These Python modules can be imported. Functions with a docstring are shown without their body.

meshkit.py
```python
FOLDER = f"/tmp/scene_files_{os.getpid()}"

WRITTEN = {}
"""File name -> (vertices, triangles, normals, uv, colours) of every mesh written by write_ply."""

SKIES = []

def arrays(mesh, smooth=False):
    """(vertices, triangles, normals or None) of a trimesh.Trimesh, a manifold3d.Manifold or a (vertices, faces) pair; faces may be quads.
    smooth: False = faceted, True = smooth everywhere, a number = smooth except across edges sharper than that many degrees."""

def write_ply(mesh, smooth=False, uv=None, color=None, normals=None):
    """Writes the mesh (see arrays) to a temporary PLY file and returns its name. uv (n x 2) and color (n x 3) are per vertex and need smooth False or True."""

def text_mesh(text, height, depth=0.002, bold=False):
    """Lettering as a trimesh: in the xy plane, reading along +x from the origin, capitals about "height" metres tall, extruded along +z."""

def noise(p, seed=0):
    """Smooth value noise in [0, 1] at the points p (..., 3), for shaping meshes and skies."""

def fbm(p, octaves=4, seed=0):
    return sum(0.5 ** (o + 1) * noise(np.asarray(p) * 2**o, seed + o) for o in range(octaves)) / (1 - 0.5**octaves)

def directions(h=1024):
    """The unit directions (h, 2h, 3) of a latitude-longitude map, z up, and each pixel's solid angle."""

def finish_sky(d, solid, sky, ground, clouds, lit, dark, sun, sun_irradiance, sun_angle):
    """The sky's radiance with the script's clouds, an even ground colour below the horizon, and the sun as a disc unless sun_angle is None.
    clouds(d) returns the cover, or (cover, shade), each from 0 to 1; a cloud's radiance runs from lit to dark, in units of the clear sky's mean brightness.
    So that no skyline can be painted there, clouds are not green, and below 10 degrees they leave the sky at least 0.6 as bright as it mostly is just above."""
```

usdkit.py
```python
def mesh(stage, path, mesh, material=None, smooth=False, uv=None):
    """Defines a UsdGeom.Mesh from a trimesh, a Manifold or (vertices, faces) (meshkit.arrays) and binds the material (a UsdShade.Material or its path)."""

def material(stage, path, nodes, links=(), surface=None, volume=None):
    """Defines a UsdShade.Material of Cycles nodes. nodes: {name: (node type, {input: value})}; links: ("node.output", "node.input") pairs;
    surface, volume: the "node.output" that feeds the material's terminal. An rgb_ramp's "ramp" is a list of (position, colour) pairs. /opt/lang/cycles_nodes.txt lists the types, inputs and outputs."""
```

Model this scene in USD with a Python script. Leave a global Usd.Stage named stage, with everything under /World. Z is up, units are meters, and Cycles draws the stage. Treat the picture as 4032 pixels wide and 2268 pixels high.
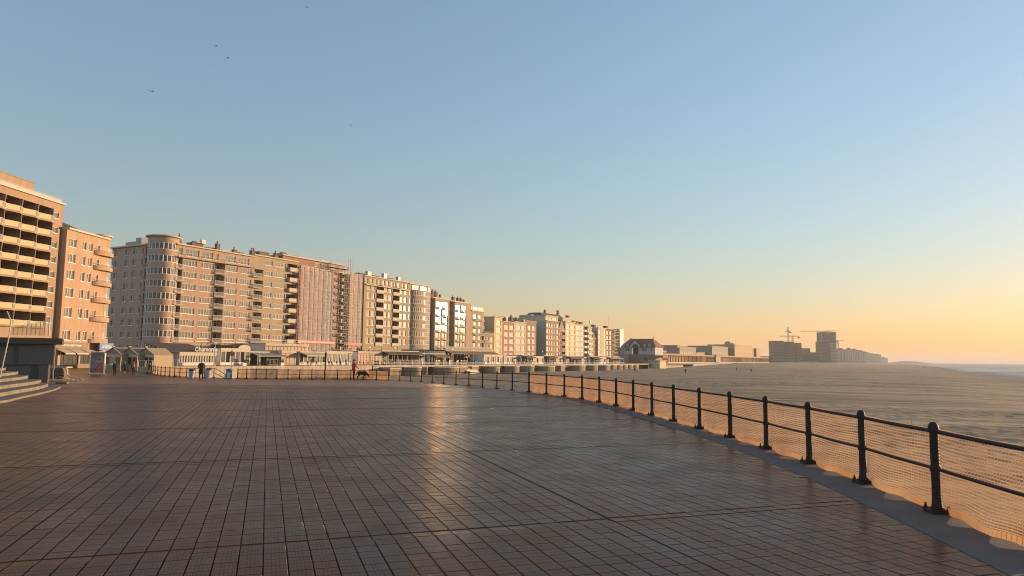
import math, random, numpy as np, trimesh, usdkit, meshkit
from pxr import Usd, UsdGeom, UsdLux, UsdShade, Gf, Sdf, Vt
from shapely.geometry import Polygon, box as sbox, Point, LineString
stage = Usd.Stage.CreateInMemory()
UsdGeom.SetStageUpAxis(stage, 'Z'); UsdGeom.SetStageMetersPerUnit(stage, 1.0)
UsdGeom.Xform.Define(stage, '/World'); stage.SetDefaultPrim(stage.GetPrimAtPath('/World'))
PI = math.pi
# ---------------------------------------------------------------- camera
FPX, CX, CY, ROLL = 2760.0, 2016.0, 1134.0, 0.0100
PITCH = math.atan((1411.3 - CY) * math.cos(ROLL) / FPX)
EYE = np.array([0, 0, 1.75])
fwd = np.array([0, math.cos(PITCH), math.sin(PITCH)]); _u = np.array([0, -math.sin(PITCH), math.cos(PITCH)]); _r = np.array([1., 0, 0])
cright = math.cos(ROLL) * _r + math.sin(ROLL) * _u; cup = -math.sin(ROLL) * _r + math.cos(ROLL) * _u
cam = UsdGeom.Camera.Define(stage, '/World/camera')
cam.AddTransformOp().Set(Gf.Matrix4d(*cright, 0, *cup, 0, *(-fwd), 0, *EYE, 1))
cam.CreateHorizontalApertureAttr(36.0); cam.CreateVerticalApertureAttr(36.0 * 2268 / 4032)
cam.CreateFocalLengthAttr(36.0 * FPX / 4032); cam.CreateClippingRangeAttr(Gf.Vec2f(0.1, 60000))
EXPOSURE = 1.0
cam.CreateExposureAttr(EXPOSURE)
# ---------------------------------------------------------------- sky and sun
SUN_AZ, SUN_EL = math.radians(62.6), math.radians(4.25)
sdir = np.array([math.sin(SUN_AZ) * math.cos(SUN_EL), math.cos(SUN_AZ) * math.cos(SUN_EL), math.sin(SUN_EL)])
skym = usdkit.material(stage, '/World/Looks/sky_air', {
    's': ('sky_texture', dict(sky_type='single_scattering', sun_disc=False, sun_elevation=SUN_EL, sun_rotation=SUN_AZ, altitude=5.0, air_density=1.5, aerosol_density=0.4, ozone_density=5.0)),
    'g': ('gamma', dict(gamma=0.71)), 'h': ('hsv', dict(saturation=0.96)), 't': ('mix', dict(mix_type='multiply', fac=1.0, color2=(2.98, 2.33, 2.06))),
    'b': ('background_shader', {'strength': 0.12})}, [('s.color', 'g.color'), ('g.color', 'h.color'), ('h.color', 't.color1'), ('t.color', 'b.color')], surface='b.background')
dome = UsdLux.DomeLight.Define(stage, '/World/sky')
UsdShade.MaterialBindingAPI.Apply(dome.GetPrim()).Bind(skym)
dome.GetPrim().SetCustomDataByKey('kind', 'structure')
sun = UsdLux.DistantLight.Define(stage, '/World/sun')
sun.CreateNormalizeAttr(True); sun.CreateIntensityAttr(1.2); sun.CreateAngleAttr(0.5); sun.CreateColorAttr(Gf.Vec3f(1.0, 0.67, 0.37))
_z = sdir; _x = np.cross([0, 0, 1.0], _z); _x /= np.linalg.norm(_x); _y = np.cross(_z, _x)
sun.AddTransformOp().Set(Gf.Matrix4d(*_x, 0, *_y, 0, *_z, 0, 0, 0, 50, 1))
# ---------------------------------------------------------------- helpers
rnd = random.Random(7); nrg = np.random.default_rng(7)
import manifold3d as m3
W = '/World'
COUNT, OFF, MATS = {}, {}, {}
def prim_path(parent, name):
    k = (parent, name); n = COUNT.get(k, 0); COUNT[k] = n + 1
    return f'{parent}/{name}' if n == 0 else f'{parent}/{name}_{n:03d}'
def tag(prim, label=None, cat=None, group=None, kind=None):
    for k, v in (('label', label), ('category', cat), ('group', group), ('kind', kind)):
        if v: prim.SetCustomDataByKey(k, v)
LABELS = {}
def thing(name, label, cat, loc=(0, 0, 0), rot=0.0, group=None, kind=None, world=False, zworld=False):
    """an Xform at the thing's base. world: parts are given in world coordinates; zworld: heights only are."""
    p = prim_path(W, name); x = UsdGeom.Xform.Define(stage, p)
    x.AddTranslateOp().Set(Gf.Vec3d(*map(float, loc)))
    if rot: x.AddRotateZOp().Set(math.degrees(rot))
    tag(x.GetPrim(), label, cat, group, kind)
    if label and not group: LABELS.setdefault(label, []).append(p)
    OFF[p] = np.array(loc, float) if world else np.array([0, 0, loc[2] if zworld else 0.0])
    return p
def off_of(path):
    while path and path not in OFF: path = path.rsplit('/', 1)[0]
    return OFF.get(path, np.zeros(3))
def define(path, v, f, mat, smooth=False):
    m = UsdGeom.Mesh.Define(stage, path)
    if smooth is not False:
        v, f, n = meshkit.arrays((v, f), smooth)
        m.CreateNormalsAttr(Vt.Vec3fArray.FromNumpy(n.astype(np.float32))); m.SetNormalsInterpolation('vertex')
    m.CreatePointsAttr(Vt.Vec3fArray.FromNumpy(np.ascontiguousarray(v, np.float32)))
    m.CreateFaceVertexCountsAttr(Vt.IntArray.FromNumpy(np.full(len(f), f.shape[1], np.int32)))
    m.CreateFaceVertexIndicesAttr(Vt.IntArray.FromNumpy(np.ascontiguousarray(f, np.int32).ravel()))
    m.CreateSubdivisionSchemeAttr('none')
    UsdShade.MaterialBindingAPI.Apply(m.GetPrim()).Bind(mat)
    return m
class MB:
    def __init__(s, xf=None): s.V, s.F, s.n, s.xf = [], [], 0, xf
    def add(s, v, f):
        v = np.asarray(v, float); f = np.asarray(f, int)
        if s.xf is not None: v = s.xf(v)
        if f.shape[1] == 4: f = np.vstack([f[:, [0, 1, 2]], f[:, [0, 2, 3]]])
        s.V.append(v); s.F.append(f + s.n); s.n += len(v); return s
    def tm(s, m):
        if hasattr(m, 'to_mesh'):
            q = m.to_mesh(); return s.add(q.vert_properties[:, :3], q.tri_verts)
        return s.add(m.vertices, m.faces)
    def box(s, x0, x1, y0, y1, z0, z1):
        v = [(x, y, z) for z in (z0, z1) for y in (y0, y1) for x in (x0, x1)]
        return s.add(v, [(0, 2, 3, 1), (4, 5, 7, 6), (0, 1, 5, 4), (2, 6, 7, 3), (0, 4, 6, 2), (1, 3, 7, 5)])
    def quad(s, a, b, c, d): return s.add([a, b, c, d], [(0, 1, 2, 3)])
    def bar(s, p, q, w=.05, h=None, up=(0, 0, 1)):
        p, q = np.asarray(p, float), np.asarray(q, float); h = h or w
        d = q - p; L = np.linalg.norm(d)
        if L < 1e-9: return s
        d /= L; a = np.cross(d, up)
        if np.linalg.norm(a) < 1e-3: a = np.array([1., 0, 0])
        a /= np.linalg.norm(a); b = np.cross(a, d)
        o = [(-1, -1), (1, -1), (1, 1), (-1, 1)]
        v = [e + a * i * w / 2 + b * j * h / 2 for e in (p, q) for i, j in o]
        return s.add(v, [(0, 1, 2, 3), (7, 6, 5, 4), (0, 4, 5, 1), (1, 5, 6, 2), (2, 6, 7, 3), (3, 7, 4, 0)])
    def tube(s, pts, r, sides=6):
        p = np.asarray(pts, float); n = len(p); t = np.gradient(p, axis=0); t /= np.linalg.norm(t, axis=1, keepdims=True) + 1e-12
        ref = np.array([0, 0, 1.]) if np.abs(t[:, 2]).max() < .95 else np.array([1., .2, 0])
        a = np.cross(t, ref); a /= np.linalg.norm(a, axis=1, keepdims=True); b = np.cross(t, a)
        an = np.arange(sides) * 2 * PI / sides; r = np.broadcast_to(r, (n,))
        v = p[:, None] + r[:, None, None] * (np.cos(an)[None, :, None] * a[:, None] + np.sin(an)[None, :, None] * b[:, None])
        i, j = np.meshgrid(np.arange(n - 1), np.arange(sides), indexing='ij')
        q = np.stack([i * sides + j, i * sides + (j + 1) % sides, (i + 1) * sides + (j + 1) % sides, (i + 1) * sides + j], -1).reshape(-1, 4)
        f = [tuple(x[k] for k in c) for x in q for c in ((0, 1, 2), (0, 2, 3))]
        f += [(0, k + 1, k) for k in range(1, sides - 1)]; e = (n - 1) * sides
        f += [(e, e + k, e + k + 1) for k in range(1, sides - 1)]
        return s.add(v.reshape(-1, 3), f)
    def lathe(s, prof, x=0, y=0, sides=12, z=0):
        """prof: (radius, height) pairs"""
        prof = np.asarray(prof, float); an = np.arange(sides) * 2 * PI / sides; n = len(prof)
        v = np.stack([x + prof[:, :1] * np.cos(an), y + prof[:, :1] * np.sin(an), np.repeat(prof[:, 1:] + z, sides, 1)], -1).reshape(-1, 3)
        f = []
        for i in range(n - 1):
            for j in range(sides):
                a, b = i * sides + j, i * sides + (j + 1) % sides
                f += [(a, b, b + sides), (a, b + sides, a + sides)]
        e = (n - 1) * sides
        f += [(0, k + 1, k) for k in range(1, sides - 1)] + [(e, e + k, e + k + 1) for k in range(1, sides - 1)]
        return s.add(v, f)
    def poly(s, pts, z0, z1):
        """extruded outline (any simple polygon)"""
        m = trimesh.creation.extrude_polygon(Polygon(pts), z1 - z0, engine='earcut'); m.apply_translation([0, 0, z0]); return s.tm(m)
    def profile(s, pts, x0, x1):
        """outline in (y, z), drawn out along x"""
        m = trimesh.creation.extrude_polygon(Polygon(pts), x1 - x0, engine='earcut')
        v = np.array(m.vertices); return s.add(np.stack([v[:, 2] + x0, v[:, 0], v[:, 1]], 1), m.faces)
    def arrays(s):
        return np.vstack(s.V), np.vstack(s.F)
    def build(s, parent, name, mat, label=None, smooth=False, **k):
        if not s.V: return None
        v, f = s.arrays()
        if parent == W: path = prim_path(W, name)
        else: path = prim_path(parent, name); v = v - off_of(parent)
        m = define(path, v, f, mat, smooth); tag(m.GetPrim(), label, **k)
        if parent == W and label and not k.get('group'): LABELS.setdefault(label, []).append(path)
        return path
def copy_thing(src, name, label, cat, loc, rot, group=None):
    p = prim_path(W, name); x = UsdGeom.Xform.Define(stage, p)
    x.GetPrim().GetReferences().AddInternalReference(src); x.ClearXformOpOrder()
    x.GetPrim().SetInstanceable(True)
    x.AddTranslateOp().Set(Gf.Vec3d(*map(float, loc))); x.AddRotateZOp().Set(math.degrees(rot))
    tag(x.GetPrim(), label, cat, group); return p
# ---- camera geometry, to turn measured picture points into places
def ray(x, y):
    d = fwd * FPX + cright * (x - CX) - cup * (y - CY); return d / np.linalg.norm(d)
GZY, GZZ = [-50, 38, 71, 105, 140, 9000], [0, 0, -.6, -.6, -.35, -.35]
def gz(Y): return np.interp(Y, GZY, GZZ)
def on_ground(x, y):
    d = ray(x, y); z = 0.0
    for _ in range(40): p = EYE + d * ((z - EYE[2]) / d[2]); z = .5 * z + .5 * float(gz(p[1]))
    return p
def at_depth(x, y, Y):
    d = ray(x, y); return EYE + d * (Y / d[1])
HD = math.radians(28.5); FD = np.array([math.sin(HD), math.cos(HD)]); FN = np.array([math.cos(HD), -math.sin(HD)])
P3 = np.array([-76.1, 158.0]); ROTF = math.atan2(FD[1], FD[0]); G = -.35
def T(x, off=0.0, y=1260):
    """distance along the sea-front line (moved seaward by off) of a picture column"""
    d = ray(x, y); k = ((P3 + FN * off - EYE[:2]) @ FN) / (d[:2] @ FN); return float(((d * k)[:2] + EYE[:2] - P3) @ FD)
def FP(t, s=0.0, z=None):
    q = P3 + FD * t + FN * s; return (q[0], q[1], G if z is None else z)
# ---------------------------------------------------------------- materials
def mat(name, nodes, links, surface='p.BSDF', volume=None):
    if name not in MATS: MATS[name] = usdkit.material(stage, f'{W}/Looks/{name}', nodes, links, surface=surface, volume=volume)
    return MATS[name]
def plain(name, col, rough=.6, metal=0.0, var=.12, scale=3.0, bump=0.0, bscale=40.0, spec=.5):
    """a colour with a mottled tone, by place"""
    c = np.array(col)
    n = {'g': ('geometry', {}), 'n': ('noise_texture', dict(scale=scale, detail=4.0, roughness=.6)),
         'r': ('rgb_ramp', {'ramp': [(.25, tuple(c * (1 - var))), (.75, tuple(np.minimum(c * (1 + var), .95)))]}),
         'p': ('principled_bsdf', dict(roughness=rough, metallic=metal, specular_ior_level=spec))}
    l = [('g.position', 'n.vector'), ('n.fac', 'r.fac'), ('r.color', 'p.base_color')]
    if bump:
        n['b'] = ('bump', dict(strength=bump, distance=.01)); n['m'] = ('noise_texture', dict(scale=bscale, detail=3.0))
        l += [('g.position', 'm.vector'), ('m.fac', 'b.height'), ('b.normal', 'p.normal')]
    return mat(name, n, l)
def stucco(name, col, var=.10, streak=.12):
    """rendered or brick wall: broad tone, rain streaks running down, fine grain"""
    c = np.array(col)
    return mat(name, {'g': ('geometry', {}), 'n': ('noise_texture', dict(scale=.35, detail=5.0, roughness=.65)),
        'mp': ('mapping', dict(mapping_type='point', scale=(1.6, 1.6, .09))), 's': ('noise_texture', dict(scale=1.0, detail=4.0)),
        'r': ('rgb_ramp', {'ramp': [(.25, tuple(c * (1 - var))), (.75, tuple(c * (1 + var)))]}),
        'r2': ('rgb_ramp', {'ramp': [(.35, (1 - streak,) * 3), (.6, (1, 1, 1))]}),
        'x': ('mix', dict(mix_type='multiply', fac=1.0)), 'f': ('noise_texture', dict(scale=9.0, detail=3.0)), 'b': ('bump', dict(strength=.25, distance=.02)),
        'p': ('principled_bsdf', dict(roughness=.85, specular_ior_level=.3))},
        [('g.position', 'n.vector'), ('g.position', 'mp.vector'), ('mp.vector', 's.vector'), ('n.fac', 'r.fac'), ('s.fac', 'r2.fac'), ('r.color', 'x.color1'), ('r2.color', 'x.color2'),
         ('x.color', 'p.base_color'), ('g.position', 'f.vector'), ('f.fac', 'b.height'), ('b.normal', 'p.normal')])
def panes(name, stops, rough=.06, ior=1.6):
    """window glass over curtains, blinds and dark rooms: each light its own tone"""
    return mat(name, {'g': ('geometry', {}), 'r': ('rgb_ramp', {'ramp': stops, 'interpolate': False}),
        'mp': ('mapping', dict(mapping_type='point', scale=(6.0, 6.0, .4))), 'n': ('noise_texture', dict(scale=1.0, detail=2.0)), 'r2': ('rgb_ramp', {'ramp': [(.3, (.8,) * 3), (.7, (1, 1, 1))]}),
        'x': ('mix', dict(mix_type='multiply', fac=1.0)), 'p': ('principled_bsdf', dict(roughness=.5, coat_weight=1.0, coat_roughness=rough, coat_ior=ior, specular_ior_level=.2))},
        [('g.random_per_island', 'r.fac'), ('g.position', 'mp.vector'), ('mp.vector', 'n.vector'), ('n.fac', 'r2.fac'), ('r.color', 'x.color1'), ('r2.color', 'x.color2'), ('x.color', 'p.base_color')])
CURT = [(0, (.03, .03, .03)), (.18, (.2, .17, .14)), (.32, (.6, .54, .45)), (.6, (.72, .66, .56)), (.88, (.45, .38, .3))]
M_pane = panes('pane_glass', CURT)
M_pane_dark = panes('pane_glass_dark', [(0, (.015, .016, .016)), (.5, (.04, .04, .038)), (.8, (.2, .18, .15))])
M_pane_lit = panes('pane_glass_curtained', [(0, (.1, .09, .08)), (.08, (.62, .56, .47)), (.3, (.86, .81, .70)), (.8, (.74, .68, .57))])
M_white = plain('white_paint', (.60, .56, .50), .8, var=.05, spec=.2)
M_frame = plain('window_frame', (.80, .76, .68), .7, var=.04, spec=.2)
M_cream = plain('cream_paint', (.47, .40, .30), .8, var=.07, spec=.2)
M_iron = plain('black_iron', (.024, .015, .012), .62, metal=.0, var=.5, scale=25, bump=.5, bscale=120, spec=.22)
M_dark = plain('dark_metal', (.035, .034, .034), .5, var=.25)
M_grey = plain('grey_metal', (.25, .25, .26), .5, var=.12)
M_roof = plain('roof_bitumen', (.07, .065, .06), .85, var=.2)
M_stone = plain('stone_trim', (.48, .42, .34), .8, var=.1)
M_conc = plain('concrete', (.34, .31, .27), .85, var=.14, scale=1.2, bump=.3)
M_brickd = stucco('dark_brick', (.14, .085, .06))
M_chim = plain('chimney_brick', (.16, .09, .065), .9, var=.25, scale=4)
M_void = plain('dark_interior', (.02, .018, .016), .9)
M_wood = plain('brown_wood', (.16, .09, .05), .7, var=.3, scale=6)
def glass_clear():
    return mat('clear_glass', {'t': ('transparent_bsdf', dict(color=(.86, .88, .86))), 'g': ('glossy_bsdf', dict(color=(.95, .95, .95), roughness=.03)), 'f': ('fresnel', dict(IOR=1.5)), 'x': ('mix_closure', {})},
               [('f.fac', 'x.fac'), ('t.BSDF', 'x.closure1'), ('g.BSDF', 'x.closure2')], surface='x.closure')
M_glass = glass_clear()
# ---------------------------------------------------------------- facades
def wall_slab(mb, x0, x1, z0, z1, holes, y0=0.0, y1=.25):
    """a wall sheet at y0 with openings (x0, x1, z0, z1) and their reveals back to y1"""
    zs = sorted({z0, z1, *[h[2] for h in holes], *[h[3] for h in holes]}); zs = [z for z in zs if z0 <= z <= z1]
    for a, b in zip(zs[:-1], zs[1:]):
        if b - a < 1e-6: continue
        m = (a + b) / 2; cut = sorted((h[0], h[1]) for h in holes if h[2] < m < h[3]); x = x0
        for c0, c1 in cut + [(x1, x1)]:
            if c0 > x + 1e-6: mb.quad((x, y0, a), (c0, y0, a), (c0, y0, b), (x, y0, b))
            x = max(x, c1)
    for h in holes:
        a, b, c, d = h[:4]; e = h[4] if len(h) > 4 and h[4] else y1
        mb.quad((a, y0, c), (a, e, c), (a, e, d), (a, y0, d)); mb.quad((b, e, c), (b, y0, c), (b, y0, d), (b, e, d))
        mb.quad((a, y0, c), (b, y0, c), (b, e, c), (a, e, c)); mb.quad((a, e, d), (b, e, d), (b, y0, d), (a, y0, d))
def window(parent, x0, x1, z0, z1, y=.14, n=2, fm=None, pm=None, xf=None, sill=True, transom=0.0, t=.06, jit=.004, name='window'):
    fm = fm or M_frame; pm = pm or M_pane
    f = MB(xf); f.box(x0, x0 + t, y - .04, y + .05, z0, z1); f.box(x1 - t, x1, y - .04, y + .05, z0, z1)
    f.box(x0 + t, x1 - t, y - .04, y + .05, z0, z0 + t); f.box(x0 + t, x1 - t, y - .04, y + .05, z1 - t, z1)
    w = (x1 - x0) / n
    for i in range(1, n): f.box(x0 + i * w - t * .45, x0 + i * w + t * .45, y - .037, y + .047, z0 + t, z1 - t)
    if transom: f.box(x0 + t, x1 - t, y - .033, y + .043, z0 + transom * (z1 - z0) - .03, z0 + transom * (z1 - z0) + .03)
    if sill: f.box(x0 - .05, x1 + .05, y - .24, y - .043, z0 - .07, z0 - .003)
    wp = f.build(parent, name, fm)
    g = MB(xf)
    for i in range(n):
        a, b = x0 + i * w + .01, x0 + (i + 1) * w - .01; j, k = rnd.gauss(0, jit), rnd.gauss(0, jit); hw, hh = (b - a) / 2, (z1 - z0) / 2
        g.quad((a, y + .02 - j * hw - k * hh, z0 + .01), (b, y + .02 + j * hw - k * hh, z0 + .01), (b, y + .02 + j * hw + k * hh, z1 - .01), (a, y + .02 - j * hw + k * hh, z1 - .01))
    g.build(wp, 'pane', pm)
    return wp
def balcony(parent, x0, x1, z, y0, y1, style='bars', sm=None, rm=None, xf=None, h=.95, ends=True):
    """slab from the wall (y0) out to y1 (< y0) with a railing"""
    sm = sm or M_stone; rm = rm or M_white
    b = MB(xf).box(x0, x1, y1, y0, z - .16, z).build(parent, 'balcony', sm)
    r = MB(xf); e = .03
    if style == 'solid':
        r.box(x0, x1, y1 - .004, y1 + .07, z + .06, z + h)
        if ends: r.box(x0, x0 + .06, y1 + .072, y0, z + .06, z + h); r.box(x1 - .06, x1, y1 + .072, y0, z + .06, z + h)
        r.box(x0 - .02, x1 + .02, y1 - .03, y1 + .1, z + h + .002, z + h + .05)
    else:
        r.box(x0, x1, y1, y1 + .05, z + h - .05, z + h); r.box(x0, x1, y1, y1 + .04, z + .08, z + .12)
        k = max(2, int((x1 - x0) / (.14 if style == 'bars' else .9)))
        for i in range(k + 1):
            x = x0 + (x1 - x0 - .03) * i / k; r.box(x, x + .03, y1 + .005, y1 + .035, z + .001, z + h - .051)
        if style == 'panel': r.box(x0 + .05, x1 - .05, y1 + .012, y1 + .03, z + .14, z + h - .1)
        if ends:
            for x in (x0, x1 - .04): r.box(x, x + .04, y1 + .051, y0, z + h - .05, z + h); r.box(x, x + .04, y1 + .051, y0, z + .08, z + .12)
    r.build(b, 'railing', rm)
    return b
def shell(parent, W_, H0, H1, D, wall, holes, roof=True, cornice=.35, cm=None, y0=0.0, x0=0.0, rev=.25, side_l=True):
    """a block: front wall with openings, side and back walls, flat roof with a projecting edge"""
    m = MB(); wall_slab(m, x0, x0 + W_, H0, H1, holes, y0, y0 + rev)
    a, b, e = x0, x0 + W_, y0 + D
    m.quad((a, e, H0), (a, y0, H0), (a, y0, H1), (a, e, H1)); m.quad((b, y0, H0), (b, e, H0), (b, e, H1), (b, y0, H1)); m.quad((b, e, H0), (a, e, H0), (a, e, H1), (b, e, H1))
    m.build(parent, 'wall', wall)
    if roof:
        r = MB(); r.box(a - .05, b + .05, y0 - cornice, e + .1, H1 + .004, H1 + .3); r.build(parent, 'roof_edge', cm or M_cream)
        MB().box(a + .1, b - .1, y0 + .1, e - .1, H1 + .302, H1 + .36).build(parent, 'roof', M_roof)
def recess(parent, x0, x1, z0, z1, d, wall, y0=0.0, door=True, xf=None, dm=None):
    """the back wall of a loggia with its glazed door"""
    m = MB(xf); m.quad((x0, y0 + d, z0), (x1, y0 + d, z0), (x1, y0 + d, z1), (x0, y0 + d, z1)); m.build(parent, 'loggia_wall', wall)
    if door:
        w = x1 - x0; window(parent, x0 + .12 * w, x0 + .88 * w, z0 + .05, z0 + (z1 - z0) * .86, y0 + d - .06, n=2, xf=xf, pm=dm or M_pane_dark, sill=False, name='balcony_door')
def chimneys(parent, spec, z):
    for x, y, w, d, h, k in spec:
        m = MB().box(x, x + w, y, y + d, z, z + h); m.box(x - .08, x + w + .08, y - .08, y + d + .08, z + h + .003, z + h + .12)
        c = m.build(parent, 'chimney', M_chim if k != 'g' else M_grey)
        if k == 'p':
            q = MB()
            for i in range(max(1, int(w / .6))): q.lathe([(.16, 0), (.14, .5), (.19, .52), (.17, .7)], x + .35 + i * .6, y + d / 2, 8, z + h + .124)
            q.build(c, 'chimney_pot', M_chim)
# ---------------------------------------------------------------- promenade outline
POSTS_R = [(3705, 2015.8), (3414, 1904), (3199, 1822.7), (3033, 1771), (2886.5, 1725), (2760, 1688), (2657, 1659), (2564, 1635), (2500, 1618), (2435, 1600), (2370, 1584), (2303, 1572), (2228, 1561), (2155, 1553), (2085, 1546.7)]
POSTS_M = [(2020.6, 1538), (1960.7, 1532.9), (1904.7, 1526), (1850.3, 1521), (1798.5, 1516.5), (1751, 1511.8), (1705.3, 1507.8), (1661.8, 1503.6), (1620.5, 1501), (1578, 1499.4), (1531.4, 1497.2), (1484, 1494.7)]
POSTS_L = [(1437, 1494), (1378, 1493.6), (1329, 1493.2), (1276.5, 1493.2), (1224, 1493), (1177.4, 1492.4), (1132, 1492.4), (1088, 1492.2), (1046.6, 1492), (1005.8, 1491.6), (968.5, 1491), (934.8, 1490.4)]
POSTS_LL = [(841.6, 1487), (804.7, 1487), (766, 1486.6), (727.9, 1485.6), (705.7, 1484.6), (686.3, 1483.5), (667, 1482.3), (648.3, 1480.7), (632, 1478.8), (618.4, 1477.6), (608.7, 1475.7), (601.7, 1473.7), (595.1, 1471.8)]
def smooth_line(p, k=.25, it=2):
    p = np.array(p, float)
    for _ in range(it): p[1:-1] = (1 - 2 * k) * p[1:-1] + k * (p[:-2] + p[2:])
    return p
def pos(l): return [tuple(on_ground(*q)[:2]) for q in l]
PR = smooth_line([(4.85, 6.45)] + pos(POSTS_R) + pos(POSTS_M) + pos(POSTS_L), it=3)
PLL = smooth_line(pos(POSTS_LL), it=2)
EDGE = np.vstack([[(3.4, -3.0), (4.1, 0.5), (4.55, 3.6)], PR, PLL])          # post feet, from behind the camera round to the far left
seg = np.linalg.norm(np.diff(EDGE, axis=0), axis=1); ARC = np.concatenate([[0], np.cumsum(seg)])
from scipy.interpolate import CubicSpline, PchipInterpolator
_ex, _ey = PchipInterpolator(ARC, EDGE[:, 0]), PchipInterpolator(ARC, EDGE[:, 1])
def edge_at(a, off=0.0):
    """point on the post line, moved outward (seaward) by off"""
    p = np.array([float(_ex(a)), float(_ey(a))]); d = np.array([float(_ex.derivative()(a)), float(_ey.derivative()(a))]); d /= np.linalg.norm(d)
    return p + np.array([d[1], -d[0]]) * off, d
AA = np.arange(0, ARC[-1], .5)
IN = np.array([edge_at(a, -.66)[0] for a in AA]); OUT = np.array([edge_at(a, .16)[0] for a in AA])
def fpt(t, s): q = P3 + FD * t + FN * s; return (q[0], q[1])
S_EDGE = 34.0
t_a = T(600, S_EDGE, 1443)
FAR_EDGE = [fpt(t_a + 1, S_EDGE), fpt(520, S_EDGE), fpt(1400, S_EDGE)]
PROM = Polygon([*IN, (-52, 101), *FAR_EDGE, fpt(1400, -40), fpt(60, -60), (-140, 150), (-140, -20), (-40, -12), (0, -8)]).buffer(0)
NEAR_LIM = 46.0
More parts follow.
